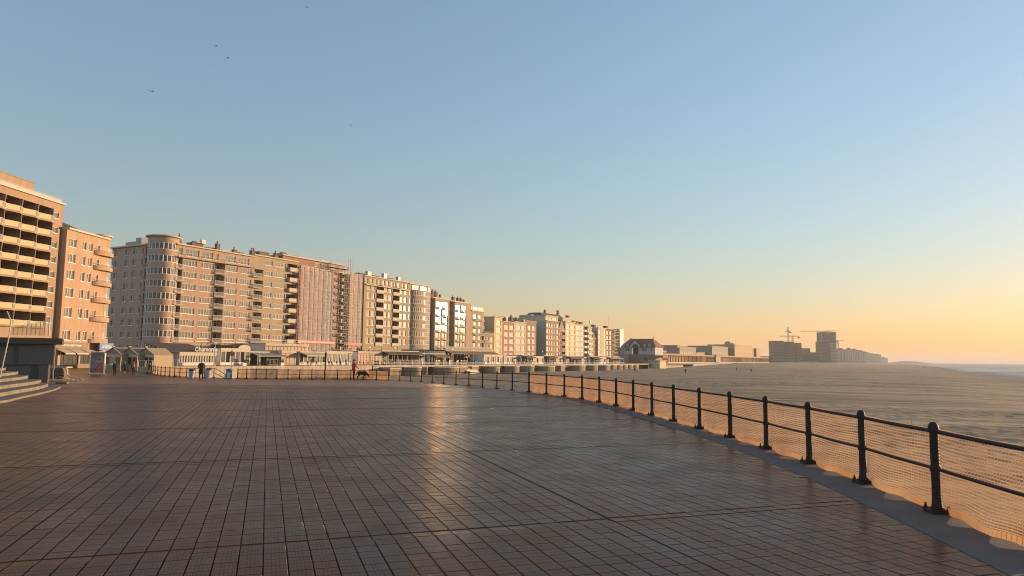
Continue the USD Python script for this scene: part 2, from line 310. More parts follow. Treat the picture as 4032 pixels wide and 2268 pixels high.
# ---------------------------------------------------------------- tiles
TA = math.radians(19.1); LV = np.array([-math.sin(TA), math.cos(TA)]); RV = np.array([math.cos(TA), math.sin(TA)])
U0, V0, PITCH_T, NP = -2.16, 7.0, .2, 29
def tile_mat(name, joints, col=(.255, .098, .032), rough=.275):
    c = np.array(col)
    n = {'g': ('geometry', {}), 'du': ('vector_math', dict(math_type='dot_product', vector2=(*RV, 0))), 'dv': ('vector_math', dict(math_type='dot_product', vector2=(*LV, 0))),
         'p': ('principled_bsdf', dict(ior=1.17)), 'n1': ('noise_texture', dict(scale=.16, detail=5.0, roughness=.6)), 'n2': ('noise_texture', dict(scale=26.0, detail=3.0)), 'n3': ('noise_texture', dict(scale=1.1, detail=4.0, roughness=.7)),
         'rr': ('rgb_ramp', {'ramp': [(0, tuple(c * .5)), (.03, tuple(c * .62)), (.06, tuple(c * .88)), (.5, tuple(c)), (.95, tuple(c * np.array([1.12, 1.1, 1.08]))), (1, tuple(c * 1.35))]}),
         'r1': ('rgb_ramp', {'ramp': [(.28, (.66, .70, .76)), (.72, (1.22, 1.1, 1.02))]}), 'r3': ('rgb_ramp', {'ramp': [(.3, (.66, .66, .68)), (.45, (.95, .95, .95)), (.7, (1.1, 1.1, 1.1))]}),
         'x1': ('mix', dict(mix_type='multiply', fac=1.0)), 'x3': ('mix', dict(mix_type='multiply', fac=1.0)), 'x2': ('mix', dict(mix_type='multiply', fac=1.0)),
         'ro': ('map_range', dict(from_min=.3, from_max=.7, to_min=rough - .03, to_max=rough + .13, clamp=True)), 'bp': ('bump', dict(strength=.4, distance=.004)),
         'hm': ('math', dict(math_type='multiply_add', value2=.35)), 'gr': ('rgb_ramp', {'ramp': [(0, (1, 1, 1)), (1, (.26, .22, .2))]})}
    l = [('g.position', 'du.vector1'), ('g.position', 'dv.vector1'), ('g.position', 'n1.vector'), ('g.position', 'n2.vector'), ('g.position', 'n3.vector'), ('n1.fac', 'r1.fac'), ('n3.fac', 'r3.fac'),
         ('rr.color', 'x1.color1'), ('r1.color', 'x1.color2'), ('x1.color', 'x3.color1'), ('r3.color', 'x3.color2'), ('x3.color', 'x2.color1'), ('gr.color', 'x2.color2'), ('x2.color', 'p.base_color'), ('n3.fac', 'ro.value'), ('ro.result', 'p.roughness')]
    for ax, o in (('u', U0), ('v', V0)):
        n |= {f'{ax}s': ('math', dict(math_type='subtract', value2=o)), f'{ax}q': ('math', dict(math_type='multiply', value2=1 / PITCH_T)), f'{ax}f': ('math', dict(math_type='fraction')),
              f'{ax}c': ('math', dict(math_type='subtract', value2=.5)), f'{ax}a': ('math', dict(math_type='absolute'))}
        l += [(f'd{ax}.value', f'{ax}s.value1'), (f'{ax}s.value', f'{ax}q.value1'), (f'{ax}q.value', f'{ax}f.value1'), (f'{ax}f.value', f'{ax}c.value1'), (f'{ax}c.value', f'{ax}a.value1')]
    def node(k, kind, a, b=None, c3=None):
        d = dict(math_type=kind)
        for i, s in ((1, a), (2, b), (3, c3)):
            if s is None: continue
            if isinstance(s, str): l.append((s, f'{k}.value{i}'))
            else: d[f'value{i}'] = s
        n[k] = ('math', d); return f'{k}.value'
    def line(k, src, at, w): return node(k, 'less_than', node(k + 'd', 'absolute', node(k + 's', 'subtract', src, at)), w)
    # embossed tartan: three short bars along, one bar across with ticks
    inv = node('inv', 'less_than', 'va.value', .36); inu = node('inu', 'less_than', 'ua.value', .46)
    L3 = node('l3', 'maximum', line('la', 'ua.value', .16, .020), line('lb', 'ua.value', 0.0, .020))
    L3 = node('l3m', 'multiply', L3, inv)
    Tc = node('tc', 'multiply', line('ta', 'va.value', 0.0, .022), inu)
    tk = node('tk', 'multiply', line('tb', 'ua.value', .33, .016), node('tv', 'less_than', 'va.value', .13))
    em = node('em', 'maximum', node('em1', 'maximum', L3, Tc), tk)
    if joints:
        ju = node('ju', 'greater_than', 'ua.value', .455); jv = node('jv', 'greater_than', 'va.value', .482)
        for ax, o, k in (('u', U0, 'bu'), ('v', V0, 'bv')):
            f = node(k + 'f', 'fraction', node(k + 'q', 'multiply', f'{ax}s.value', 1 / (PITCH_T * NP)))
            node(k, 'greater_than', node(k + 'a', 'absolute', node(k + 'c', 'subtract', f, .5)), .4955)
        em = node('emj', 'maximum', em, node('emk', 'maximum', node('eml', 'maximum', ju, jv), node('emn', 'maximum', 'bu.value', 'bv.value')))
        # each tile its own tone
        l += [('wn.value', 'rr.fac'), ('cmb.vector', 'wn.vector'), (node('fu', 'floor', 'uq.value'), 'cmb.x'), (node('fv', 'floor', 'vq.value'), 'cmb.y')]
        n |= {'wn': ('white_noise_texture', {}), 'cmb': ('combine_xyz', {})}
    else: l += [('g.random_per_island', 'rr.fac')]
    l += [(em, 'gr.fac'), ('n2.fac', 'hm.value1'), (node('neg', 'multiply', em, -1.0), 'hm.value3'), ('hm.value', 'bp.height'), ('bp.normal', 'p.normal')]
    return mat(name, n, l)
M_tile = tile_mat('paving_tile', False); M_tilefar = tile_mat('paving_far', True)
M_grout = plain('joint_dirt', (.028, .022, .018), .95, var=.3, scale=4)
M_kerb = plain('kerb_stone', (.125, .095, .078), .8, var=.2, scale=2.2, bump=.35, bscale=160)
prom = thing('promenade', None, None, kind='structure')
def sheet(poly, z, step=4.0):
    m = MB(); x0, y0, x1, y1 = poly.bounds; ys = [y0] + [y for y in list(np.arange(math.ceil(y0 / step) * step, min(y1, 160), step)) + GZY if y0 < y < y1] + [y1]
    ys = sorted(set(ys))
    for a, b in zip(ys[:-1], ys[1:]):
        g = poly.intersection(sbox(x0 - 1, a, x1 + 1, b))
        for q in getattr(g, 'geoms', [g]):
            if q.geom_type == 'Polygon' and q.area > 1e-4:
                v, f = trimesh.creation.triangulate_polygon(q, engine='earcut'); v = np.array(v); m.add(np.c_[v, gz(v[:, 1]) + z], f)
    return m
near_zone = Polygon([(-40, 2), (12, 2), (40, NEAR_LIM), (-60, NEAR_LIM)])
cone = Polygon([(-1.2, 1), (1.2, 1), (40, NEAR_LIM), (-46, NEAR_LIM)]).buffer(3.5)
near_poly = PROM.intersection(cone).intersection(sbox(-60, 2.0, 60, NEAR_LIM))
sheet(near_poly, -.014).build(prom, 'joint_bed', M_grout)
sheet(PROM.difference(near_poly), 0.0).build(prom, 'far_paving', M_tilefar)
from shapely import prepared, vectorized, contains_xy
us = np.arange(-260, 200); vs = np.arange(-60, 260); UU, VV = np.meshgrid(us, vs, indexing='ij'); UU, VV = UU.ravel(), VV.ravel()
cu, cv = U0 + (UU + .5) * PITCH_T, V0 + (VV + .5) * PITCH_T
cxy = cu[:, None] * RV + cv[:, None] * LV
ok = contains_xy(near_poly.buffer(-.07), cxy[:, 0], cxy[:, 1]); UU, VV, cu, cv, cxy = UU[ok], VV[ok], cu[ok], cv[ok], cxy[ok]
dist = np.hypot(cxy[:, 0], cxy[:, 1]); inview = (np.abs(cxy[:, 0]) < .735 * cxy[:, 1]) & (cxy[:, 1] > 5.55)
order = np.argsort(np.where(inview, dist, 1e9)); UU, VV, cu, cv, cxy = UU[order], VV[order], cu[order], cv[order], cxy[order]
Nt = len(UU); g = .0065; gv = .0042; J = .011; bv = .004
hu0 = np.where(UU % NP == 0, J, g); hu1 = np.where(UU % NP == NP - 1, J, g); hv0 = np.where(VV % NP == 0, J, gv); hv1 = np.where(VV % NP == NP - 1, J, gv)
pu, pv = np.floor_divide(UU, NP), np.floor_divide(VV, NP); ph = (np.sin(pu * 12.9898 + pv * 78.233) * 43758.5453) % 1.0; pt = (np.sin(pu * 39.3 + pv * 11.1) * 2375.7) % 1.0
base_z = gz(cxy[:, 1]) - .002 + (ph - .5) * .008 + nrg.normal(0, .0009, Nt)
strip = (VV % NP == 0); base_z = base_z - strip * .002
tu = nrg.normal(0, .0013, Nt) + (pt - .5) * .004; tv = nrg.normal(0, .0013, Nt) + (ph - .5) * .004 - strip * .04
lo, hi = -PITCH_T / 2, PITCH_T / 2
co = []
for k, (su, sv) in enumerate(((0, 0), (1, 0), (1, 1), (0, 1))):
    x = np.where(su, hi - hu1, lo + hu0); y = np.where(sv, hi - hv1, lo + hv0)
    ix, iy = x - (bv if su else -bv), y - (bv if sv else -bv); co.append((x, y, ix, iy))
tv_all = np.zeros((Nt, 12, 3))
for k, (x, y, ix, iy) in enumerate(co):
    for slot, (a, b, dz) in enumerate(((ix, iy, 0.0), (x, y, -.0025), (x, y, -.03))):
        p = cxy + a[:, None] * RV + b[:, None] * LV
        tv_all[:, slot * 4 + k, :2] = p; tv_all[:, slot * 4 + k, 2] = base_z + dz + tu * a + tv * b + gz(p[:, 1]) - gz(cxy[:, 1])
tf = [(0, 1, 2, 3)] + [(4 + k, 4 + (k + 1) % 4, (k + 1) % 4, k) for k in range(4)] + [(8 + k, 8 + (k + 1) % 4, 4 + (k + 1) % 4, 4 + k) for k in range(4)]
tf = np.array(tf); tf = np.vstack([tf[:, [0, 1, 2]], tf[:, [0, 2, 3]]])
for i in range(300): define(prim_path(prom, 'tile'), tv_all[i], tf, M_tile)
edge_m = MB(); inset = near_poly.buffer(-.006)
us2 = np.arange(-30, 60); vs2 = np.arange(-40, 240); U2, V2 = np.meshgrid(us2, vs2, indexing='ij'); U2, V2 = U2.ravel(), V2.ravel(); c2 = (U0 + (U2 + .5) * PITCH_T)[:, None] * RV + (V0 + (V2 + .5) * PITCH_T)[:, None] * LV
kb = LineString(IN[: int(70 / .5)]).buffer(.2); okb = contains_xy(kb, c2[:, 0], c2[:, 1]) & ~contains_xy(near_poly.buffer(-.07), c2[:, 0], c2[:, 1]); 
for cc in c2[okb]:
    hw = PITCH_T / 2; q = Polygon([cc + a * (hw - .0065) * RV + b * (hw - .0042) * LV for a, b in ((-1, -1), (1, -1), (1, 1), (-1, 1))]).intersection(inset)
    if q.geom_type == 'Polygon' and q.area > .0006:
        o = np.array(q.exterior.coords)[:-1]; k = len(o); o = o if q.exterior.is_ccw else o[::-1]; z = gz(o[:, 1]) - .003
        edge_m.add(np.vstack([np.c_[o, z], np.c_[o, z - .03]]), [(0, i, i + 1) for i in range(1, k - 1)] + [t for i in range(k) for t in ((k + i, k + (i + 1) % k, (i + 1) % k), (k + i, (i + 1) % k, i))])
tag(stage.GetPrimAtPath(edge_m.build(prom, 'cut_tiles', M_tile)), kind='stuff')
r = np.arange(300, Nt); fv = (tf[None] + 12 * np.arange(len(r))[:, None, None]).reshape(-1, 3)
tag(define(f'{prom}/tile_field', tv_all[300:].reshape(-1, 3), fv, M_tile).GetPrim(), kind='stuff')
# ---------------------------------------------------------------- kerb of stone slabs under the railing
kerb = thing('kerb', None, None, kind='structure')
a = 1.2
while a < ARC[-1] - 1.2:
    L = 1.02 if a < 60 else 2.04; n = 3; m = MB(); top = []; e0, e1 = a + .004, a + L - .004
    P = [[*edge_at(x, o)[0]] for x in np.linspace(e0, e1, n) for o in (-.645, .16)]
    zz = [float(gz(p[1])) + .004 for p in P]; V = [(p[0], p[1], z) for p, z in zip(P, zz)] + [(p[0], p[1], z - .12) for p, z in zip(P, zz)]; q = 2 * n; F = []
    for i in range(n - 1): F += [(2 * i, 2 * i + 1, 2 * i + 3, 2 * i + 2), (2 * i + q, 2 * i, 2 * i + 2, 2 * i + 2 + q), (2 * i + 1, 2 * i + 1 + q, 2 * i + 3 + q, 2 * i + 3)]
    F += [(0, q, q + 1, 1), (2 * n - 2, 2 * n - 1, 2 * n - 1 + q, 2 * n - 2 + q)]
    m.add(V, F); m.build(kerb, 'kerb_stone', M_kerb); a += L
# sea wall under it and along the far promenade
def wall_ribbon(pts, z0, dz0=0.0):
    m = MB()
    for (x0, y0), (x1, y1) in zip(pts[:-1], pts[1:]):
        m.quad((x0, y0, z0), (x1, y1, z0), (x1, y1, float(gz(y1)) + dz0), (x0, y0, float(gz(y0)) + dz0))
    return m
M_swall = stucco('sea_wall_concrete', (.40, .33, .25), var=.16, streak=.3)
wall_ribbon([tuple(edge_at(x, .158)[0]) for x in np.arange(0, ARC[-1], 1.0)], -8, -.01).build(W, 'sea_wall', M_swall, kind='structure')
fw = MB(); (ax, ay), (bx, by) = FAR_EDGE[0], FAR_EDGE[1]
t_n = T(1492, S_EDGE, 1450); tw_ = np.concatenate([np.linspace(t_a + 1, t_n, 12), np.linspace(t_n + .01, 330, 20), np.linspace(331, 1400, 30)])
pts = [fpt(t, S_EDGE) for t in tw_]
inner = [fpt(t, S_EDGE - .5) for t in tw_]
face = [fpt(t, S_EDGE - (4.5 if t_n < t < 330.5 else 0)) for t in tw_]
for i in range(len(tw_) - 1):
    p, q, u, w = pts[i], pts[i + 1], inner[i], inner[i + 1]
    fw.quad((*face[i], -6), (*face[i + 1], -6), (*face[i + 1], G - .29), (*face[i], G - .29)); fw.quad((*p, G - .3), (*q, G - .3), (*q, G + .16), (*p, G + .16)); fw.quad((*face[i], G - .3), (*face[i + 1], G - .3), (*q, G - .3), (*p, G - .3)); fw.quad((*p, G + .16), (*q, G + .16), (*w, G + .16), (*u, G + .16)); fw.quad((*w, G - .3), (*u, G - .3), (*u, G + .16), (*w, G + .16))
p0, p1 = tuple(edge_at(ARC[-1] - .05, .155)[0]), pts[0]
fw.quad((*p0, -6), (*p1, -6), (*p1, G + .16), (*p0, float(gz(p0[1])) + .1)); fw.build(W, 'dike_wall', M_swall, kind='structure')
# ---------------------------------------------------------------- beach and sea
def s_of(x, y): return (x - P3[0]) * FN[0] + (y - P3[1]) * FN[1]
def t_of(x, y): return (x - P3[0]) * FD[0] + (y - P3[1]) * FD[1]
edge_ls = LineString(EDGE)
def beach_z(x, y):
    s, t = s_of(x, y), t_of(x, y)
    wob = 14 * np.sin(t / 95 + 1.0) + 9 * np.sin(t / 41)
    z = np.interp(s + wob * np.clip((s - 110) / 60, 0, 1), [20, 36, 60, 120, 165, 215, 260, 600], [-2.9, -3.0, -3.0, -3.1, -3.7, -5.2, -6.2, -9])
    z = z + np.clip((t - 250) / 200, 0, 1) * np.clip((110 - s) / 70, 0, 1) * 2.6
    d = np.hypot(x, y - 8); z = z + 1.5 * np.exp(-(d / 26) ** 2)                          # sand banked up against the round promenade
    dw = np.clip(1 - np.abs(s - 40) / 7, 0, 1); z = z + dw * .7 * meshkit.noise(np.stack([t / 7.0, s / 9.0, 0 * t], -1), 3)
    return z
def ridges(x, y):
    w = meshkit.fbm(np.stack([x / 22, y / 22, 0 * x], -1), 3, 5) * 9
    a = x * .2 + y * .98
    fade = meshkit.fbm(np.stack([x / 34, y / 13, 0 * x], -1), 3, 9)
    h = .10 * (meshkit.fbm(np.stack([x / 15, a / 2.6, 0 * x], -1), 4, 11) - .5) * np.clip(fade * 2.4 - .5, .15, 1.4)
    h = h + .035 * np.abs(np.sin(a / 1.55 + w * .8)) ** .7 * np.clip(fade * 3 - 1.1, 0, 1)
    trod = np.clip(meshkit.fbm(np.stack([x / 30, y / 30, 0 * x], -1), 3, 21) * 3 - 1.15, 0, 1)
    h = h + .10 * (meshkit.fbm(np.stack([x / .9, y / .9, 0 * x], -1), 2, 31) - .5) * trod
    return h
th = np.radians(np.linspace(-46, 50, 640)); rr = np.concatenate([np.geomspace(6.0, 130, 430), np.geomspace(131, 700, 200), np.geomspace(705, 6500, 50)])
R_, TH = np.meshgrid(rr, th, indexing='ij'); X_, Y_ = R_ * np.sin(TH), R_ * np.cos(TH); S_ = s_of(X_, Y_)
amp = np.clip(1.6 - R_ / 900, .5, 1) * np.interp(S_, [100, 175, 200], [1, .6, .15])
Z_ = beach_z(X_, Y_) + ridges(X_, Y_) * 2.7 * amp
from shapely import contains_xy as cxy_in
under = cxy_in(PROM.buffer(.1), X_, Y_) | cxy_in(PROM.buffer(.1), X_ , Y_)
Z_ = np.where(cxy_in(PROM.buffer(.35), X_, Y_), -4.5, Z_)
I, Jx = np.meshgrid(np.arange(len(rr) - 1), np.arange(len(th) - 1), indexing='ij'); nn = len(th); a0 = (I * nn + Jx).ravel()
F_ = np.stack([a0, a0 + 1, a0 + nn + 1, a0 + nn], 1); V_ = np.stack([X_, Y_, Z_], -1).reshape(-1, 3)
keep = ~((V_[F_][:, :, 2] < -6.4).all(1) | cxy_in(PROM.buffer(-3), V_[F_][:, :, 0], V_[F_][:, :, 1]).all(1))
F_ = F_[keep]; F_ = F_[:, ::-1]
M_sand = mat('beach_sand', {'g': ('geometry', {}), 'mp': ('mapping', dict(mapping_type='point', rotation=(0, 0, -.2), scale=(.035, .36, 1))), 'n': ('noise_texture', dict(scale=1.0, detail=7.0, roughness=.68)),
    'r': ('rgb_ramp', {'ramp': [(.34, (.09, .052, .027)), (.5, (.30, .182, .096)), (.66, (.48, .31, .17))]}), 'n2': ('noise_texture', dict(scale=2.4, detail=6.0, roughness=.7)), 'bp': ('bump', dict(strength=.7, distance=.06)),
    'sx': ('vector_math', dict(math_type='dot_product', vector2=(*FN, 0))), 'wet': ('map_range', dict(from_min=P3 @ FN + 165, from_max=P3 @ FN + 205, to_min=0.0, to_max=1.0, clamp=True)),
    'cw': ('mix', dict(mix_type='multiply', color2=(.62, .58, .56))), 'rw': ('map_range', dict(from_min=0, from_max=1, to_min=.85, to_max=.3, clamp=True)), 'p': ('principled_bsdf', dict(specular_ior_level=.3))},
    [('g.position', 'mp.vector'), ('mp.vector', 'n.vector'), ('n.fac', 'r.fac'), ('g.position', 'n2.vector'), ('n2.fac', 'bp.height'), ('bp.normal', 'p.normal'), ('g.position', 'sx.vector1'), ('sx.value', 'wet.value'),
     ('r.color', 'cw.color1'), ('wet.result', 'cw.fac'), ('cw.color', 'p.base_color'), ('wet.result', 'rw.value'), ('rw.result', 'p.roughness')])
_used, _inv = np.unique(F_, return_inverse=True)
bm = define(f'{W}/beach', V_[_used], _inv.reshape(F_.shape), M_sand, smooth=True); tag(bm.GetPrim(), kind='structure')
SEA_Z = -5.0
M_sea = mat('sea_water', {'g': ('geometry', {}), 'mp': ('mapping', dict(mapping_type='point', rotation=(0, 0, -ROTF), scale=(.03, .11, 1))), 'n': ('noise_texture', dict(scale=1.0, detail=7.0, roughness=.6)),
    'bp': ('bump', dict(strength=.12, distance=.6)), 'sx': ('vector_math', dict(math_type='dot_product', vector2=(*FN, 0))), 'near': ('map_range', dict(from_min=P3 @ FN + 195, from_max=P3 @ FN + 300, to_min=.30, to_max=-.12, clamp=True)),
    'ad': ('math', dict(math_type='add')), 'fo': ('rgb_ramp', {'ramp': [(.62, (0, 0, 0)), (.72, (1, 1, 1))]}), 'c': ('mix', dict(color1=(.42, .32, .21), color2=(.55, .43, .3))), 'p': ('principled_bsdf', dict(roughness=.35, ior=1.2))},
    [('g.position', 'mp.vector'), ('mp.vector', 'n.vector'), ('n.fac', 'bp.height'), ('bp.normal', 'p.normal'), ('g.position', 'sx.vector1'), ('sx.value', 'near.value'), ('n.fac', 'ad.value1'), ('near.result', 'ad.value2'), ('ad.value', 'fo.fac'), ('fo.color', 'c.fac'), ('c.color', 'p.base_color')])
MB().quad((*fpt(-400, 150), SEA_Z), (*fpt(-400, 14000), SEA_Z), (*fpt(14000, 14000), SEA_Z), (*fpt(14000, 150), SEA_Z)).build(W, 'sea', M_sea, kind='structure')
M_foam = plain('wave_foam', (.5, .42, .32), .8, var=.06)
for k, (s0, t0, t1, wd) in enumerate([(203, 250, 620, 2.2), (212, 380, 980, 2.6), (226, 300, 760, 2.0), (241, 420, 1200, 3.0), (262, 350, 900, 2.5)]):
    m = MB(); ts = np.linspace(t0, t1, 90); ws = s0 - 14 * np.sin(ts / 95 + 1.0) - 9 * np.sin(ts / 41) + 6 * meshkit.noise(np.stack([ts / 23, 0 * ts + k, 0 * ts], -1), 4)
    w = wd * np.sin(np.linspace(0, PI, 90)) ** .5 * (.3 + meshkit.noise(np.stack([ts / 9, 0 * ts + k, 0 * ts], -1), 8)); ps = [(fpt(t, s), fpt(t, s + d / 2), fpt(t, s + d)) for t, s, d in zip(ts, ws, w)]
    h = .12 + .05 * k
    for i in range(89):
        (a, b, c), (a2, b2, c2) = ps[i], ps[i + 1]
        m.quad((*a, SEA_Z - .02), (*b, SEA_Z + h), (*b2, SEA_Z + h), (*a2, SEA_Z - .02)); m.quad((*b, SEA_Z + h), (*c, SEA_Z - .02), (*c2, SEA_Z - .02), (*b2, SEA_Z + h))
    m.build(W, 'breaking_wave', M_foam, kind='stuff', label=f'line of white surf breaking along the shore, number {k + 1} out' if 0 else None)
# inland ground behind the houses
MB().quad((*fpt(-200, -30), G - .02), (*fpt(3500, -30), G - .02), (*fpt(3500, -900), G - .02), (*fpt(-200, -900), G - .02)).build(W, 'inland_ground', M_conc, kind='structure')
# ---------------------------------------------------------------- railing
def post_parts(parent, x, y, z, ang, thick=1.0):
    m = MB(); r = .050 * thick
    m.lathe([(r * 1.5, .055), (r * 1.25, .075), (r * 1.08, .12), (r, .2), (r * .97, .47), (r * 1.22, .485), (r * 1.22, .535), (r * .97, .55), (r * .93, .93), (r * 1.15, .945), (r * 1.2, .985), (r * 1.02, 1.02), (r * .6, 1.045), (.004, 1.052)], x, y, 10, z)
    p = m.build(parent, 'post', M_iron, smooth=40)
    c, s_ = math.cos(ang), math.sin(ang); b = MB(lambda v: np.stack([x + v[:, 0] * c - v[:, 1] * s_, y + v[:, 0] * s_ + v[:, 1] * c, z + v[:, 2]], 1))
    b.box(-.115, .115, -.115, .115, .006, .05)
    for i in (-1, 1):
        for j in (-1, 1): b.lathe([(.018, .05), (.018, .075), (.011, .076), (.011, .105)], i * .088, j * .088, 6)
    b.build(p, 'base_plate', M_iron)
railing = thing('promenade_railing', 'black iron post-and-rail railing curving along the edge of the tiled promenade', 'railing', (5.08, 8.48, 0), world=True)
def run_rail(P):
    for i, (x, y) in enumerate(P):
        d = P[min(i + 1, len(P) - 1)] - P[max(i - 1, 0)]; post_parts(railing, x, y, float(gz(y)), math.atan2(d[1], d[0]))
    for i in range(len(P) - 1):
        a, b = np.array([*P[i], gz(P[i][1])]), np.array([*P[i + 1], gz(P[i + 1][1])])
        for nm, h, r in (('top_rail', .945, .024), ('middle_rail', .51, .02)):
            u = np.linspace(0, 1, 5)[:, None]; q = a + (b - a) * u + [0, 0, h]; q[:, 2] -= .006 * np.sin(PI * u[:, 0]); MB().tube(q, r, 8).build(railing, nm, M_iron, smooth=60)
PALL = PR
run_rail(PR); run_rail(PLL)
# end post beside the dog and the stair handrail
x, y = on_ground(1466, 1494)[:2]
MB().tube([(x, y, gz(y)), (x, y, gz(y) + 1.0), (x, y, gz(y) + 1.5)], .06, 8).build(railing, 'gate_post', M_iron)
M_net = mat('orange_net', {'g': ('geometry', {}), 'n': ('noise_texture', dict(scale=1.3, detail=3.0)), 'r': ('rgb_ramp', {'ramp': [(.3, (.38, .205, .10)), (.7, (.51, .315, .17))]}), 'd': ('diffuse_bsdf', {}), 't': ('translucent_bsdf', {}), 'x': ('mix_closure', dict(fac=.5))},
            [('g.position', 'n.vector'), ('n.fac', 'r.fac'), ('r.color', 'd.color'), ('r.color', 't.color'), ('d.BSDF', 'x.closure1'), ('t.BSDF', 'x.closure2')], surface='x.closure')
def net_panel(a, b, k, nv, nh, h0=.95, bulge=.2, w=.0125):
    """plastic netting hung from the top rail on the sea side between two posts, blown against the railing at its foot"""
    m = MB(); d = b - a; L = np.linalg.norm(d); d /= L; o = np.array([d[1], -d[0]]) * .075; inn = -np.array([d[1], -d[0]])
    sd = rnd.random() * 50; bl = bulge * (.6 + .7 * rnd.random())
    def P(f, h):
        f = np.asarray(f, float); h = np.asarray(h, float)
        q = np.clip(1 - h / .5, 0, 1)
        disp = bl * np.sin(PI * np.clip(f, 0, 1)) ** .8 * q ** 1.4 + .02 * np.sin(f * 9 + sd + h * 4) * np.minimum(1, (h0 - h) * 4) + .035 * np.sin(PI * f) * np.clip((h - .5) / .2, 0, 1) * np.clip((h0 - h) / .2, 0, 1)
        xy = a + d * (f * L)[..., None] + o + inn * disp[..., None]
        sag = -.012 * np.sin(PI * f) * (h / h0) + .015 * np.sin(f * 14 + sd) * q
        z = float(gz(a[1])) * (1 - f) + float(gz(b[1])) * f + h + sag + .012
        return np.stack([xy[..., 0], xy[..., 1], z], -1)
    def ribbons(A, B, cols):
        n = A.shape[1]; V = np.stack([A, B], 2).reshape(-1, 3); i, j = np.meshgrid(np.arange(A.shape[0]), np.arange(n - 1), indexing='ij'); q = (i * n + j) * 2
        m.add(V, np.stack([q, q + 1, q + 3, q + 2], -1).reshape(-1, 4))
    hs = np.concatenate([np.arange(.004, .062, .0115), .062 + (h0 - .062) * np.linspace(.03, 1, nh) ** 1.12]); fs = np.linspace(0, 1, 15); Fg, Hg = np.meshgrid(fs, hs, indexing='xy')
    w1 = w * (1 + .0 * Hg); ribbons(P(Fg, Hg - w1 / 2), P(Fg, Hg + w1 / 2), None)
    fv = (np.arange(nv) + .5) / nv; hh = np.linspace(0, h0, 14); Hv, Fv = np.meshgrid(hh, fv, indexing='xy'); dw = .0038 / L
    lean = .02 * np.sin(Fv * 7 + sd) * (1 - Hv / h0); ribbons(P(Fv + lean - dw, Hv), P(Fv + lean + dw, Hv), None)
    return m
netR = thing('safety_net', 'orange plastic safety netting hung behind the near stretch of iron railing', 'netting', (5.15, 8.48, 0), world=True)
for i in range(0, 15): net_panel(PR[i], PR[i + 1], i, 34, 25, bulge=.13 if i < 9 else .08, w=.0125 if i < 9 else .017).build(netR, 'net_panel', M_net)
i0 = 16 + 11
netL = thing('safety_net', 'orange plastic safety netting behind the far railing, between man with dog and bins', 'netting', (*PR[i0 + 4], -.5), world=True)
for i in range(i0 - 1, len(PR) - 1): net_panel(PR[i], PR[i + 1], i, 30, 22, bulge=.05, w=.024).build(netL, 'net_panel', M_net)
netLL = thing('safety_net', 'orange plastic safety netting on the farthest railing bend, left of the dark-coated walker', 'netting', (*PLL[3], -.6), world=True)
for i in range(3, len(PLL) - 1): net_panel(PLL[i], PLL[i + 1], i, 30, 22, bulge=.05, w=.022).build(netLL, 'net_panel', M_net)
# ================================================================ buildings
M_tan = stucco('tan_brick', (.35, .24, .175)); M_tan2 = stucco('tan_brick_light', (.33, .25, .165)); M_orange = stucco('orange_render', (.36, .235, .155)); M_hotel = stucco('hotel_brick', (.29, .195, .125))
M_beige = stucco('beige_brick', (.31, .24, .165)); M_redb = stucco('red_brick', (.30, .165, .115)); M_greyr = stucco('grey_render', (.30, .275, .25)); M_yel = stucco('yellow_render', (.50, .40, .24)); M_pale = stucco('pale_render', (.43, .37, .28)); M_brown = stucco('brown_brick', (.26, .17, .12))
M_slate = plain('slate', (.045, .045, .05), .7, var=.25, scale=2); M_tileroof = plain('red_roof_tile', (.15, .048, .03), .8, var=.25, scale=1.5, bump=.4, bscale=8)
M_ypanel = plain('yellow_panel', (.46, .36, .18), .8, var=.06); M_gpanel = plain('grey_panel', (.17, .17, .17), .75, var=.08)
NS_G = G
def seafront(name, label, cat='building', t=0.0, s=0.0): return thing(name, label, cat, FP(t, s), ROTF, zworld=True)
# ---- hotel with zigzag balconies at the left edge
H1 = math.radians(2.5); D1 = np.array([math.sin(H1), math.cos(H1)]); R1 = math.atan2(D1[1], D1[0])
def left_row(name, label, P): return thing(name, label, 'building', (P[0], P[1], -.6), R1, zworld=True)
P12 = np.array([-74.0, 115.0])
h = left_row('hotel', 'tall tan hotel with rows of yellow and grey zigzag balconies, at the left edge', P12)
zs = [6.0 + 2.45 * k for k in range(8)]
logg = [(-2.62 - 3.42 * (k + 1) + .12, -2.62 - 3.42 * k, z, z + 2.16, 3.0) for z in zs for k in range(8)]
holes = [(-2.15, -1.0, z + .75, z + 1.75) for z in zs] + [(-2.2, -.4, -.5, 2.6), (-6, -2.9, -.4, 2.9), (-10, -6.6, -.4, 2.9), (-14, -10.6, -.4, 2.9), (-18, -14.6, -.4, 2.9)]
sw = MB(); wall_slab(sw, -31, 0, -.6, 26.4, holes + logg, .9, 1.15); sw.quad((0, .9, -.6), (0, 16, -.6), (0, 16, 26.4), (0, .9, 26.4)); sw.quad((-31, 16, -.6), (-31, .9, -.6), (-31, .9, 26.4), (-31, 16, 26.4)); sw.quad((0, 16, -.6), (-31, 16, -.6), (-31, 16, 26.4), (0, 16, 26.4)); sw.build(h, 'wall', M_hotel)
for q in holes: window(h, *q[:4], y=1.06, n=1 if q[1] - q[0] < 1.5 else 3, pm=M_pane_lit if q[2] > 3 else M_pane)
MB().box(-31.1, .1, .55, 16.1, 26.404, 26.7).build(h, 'roof_edge', M_cream); MB().box(-31, 0, 1.2, 16, 26.703, 26.75).build(h, 'roof', M_roof)
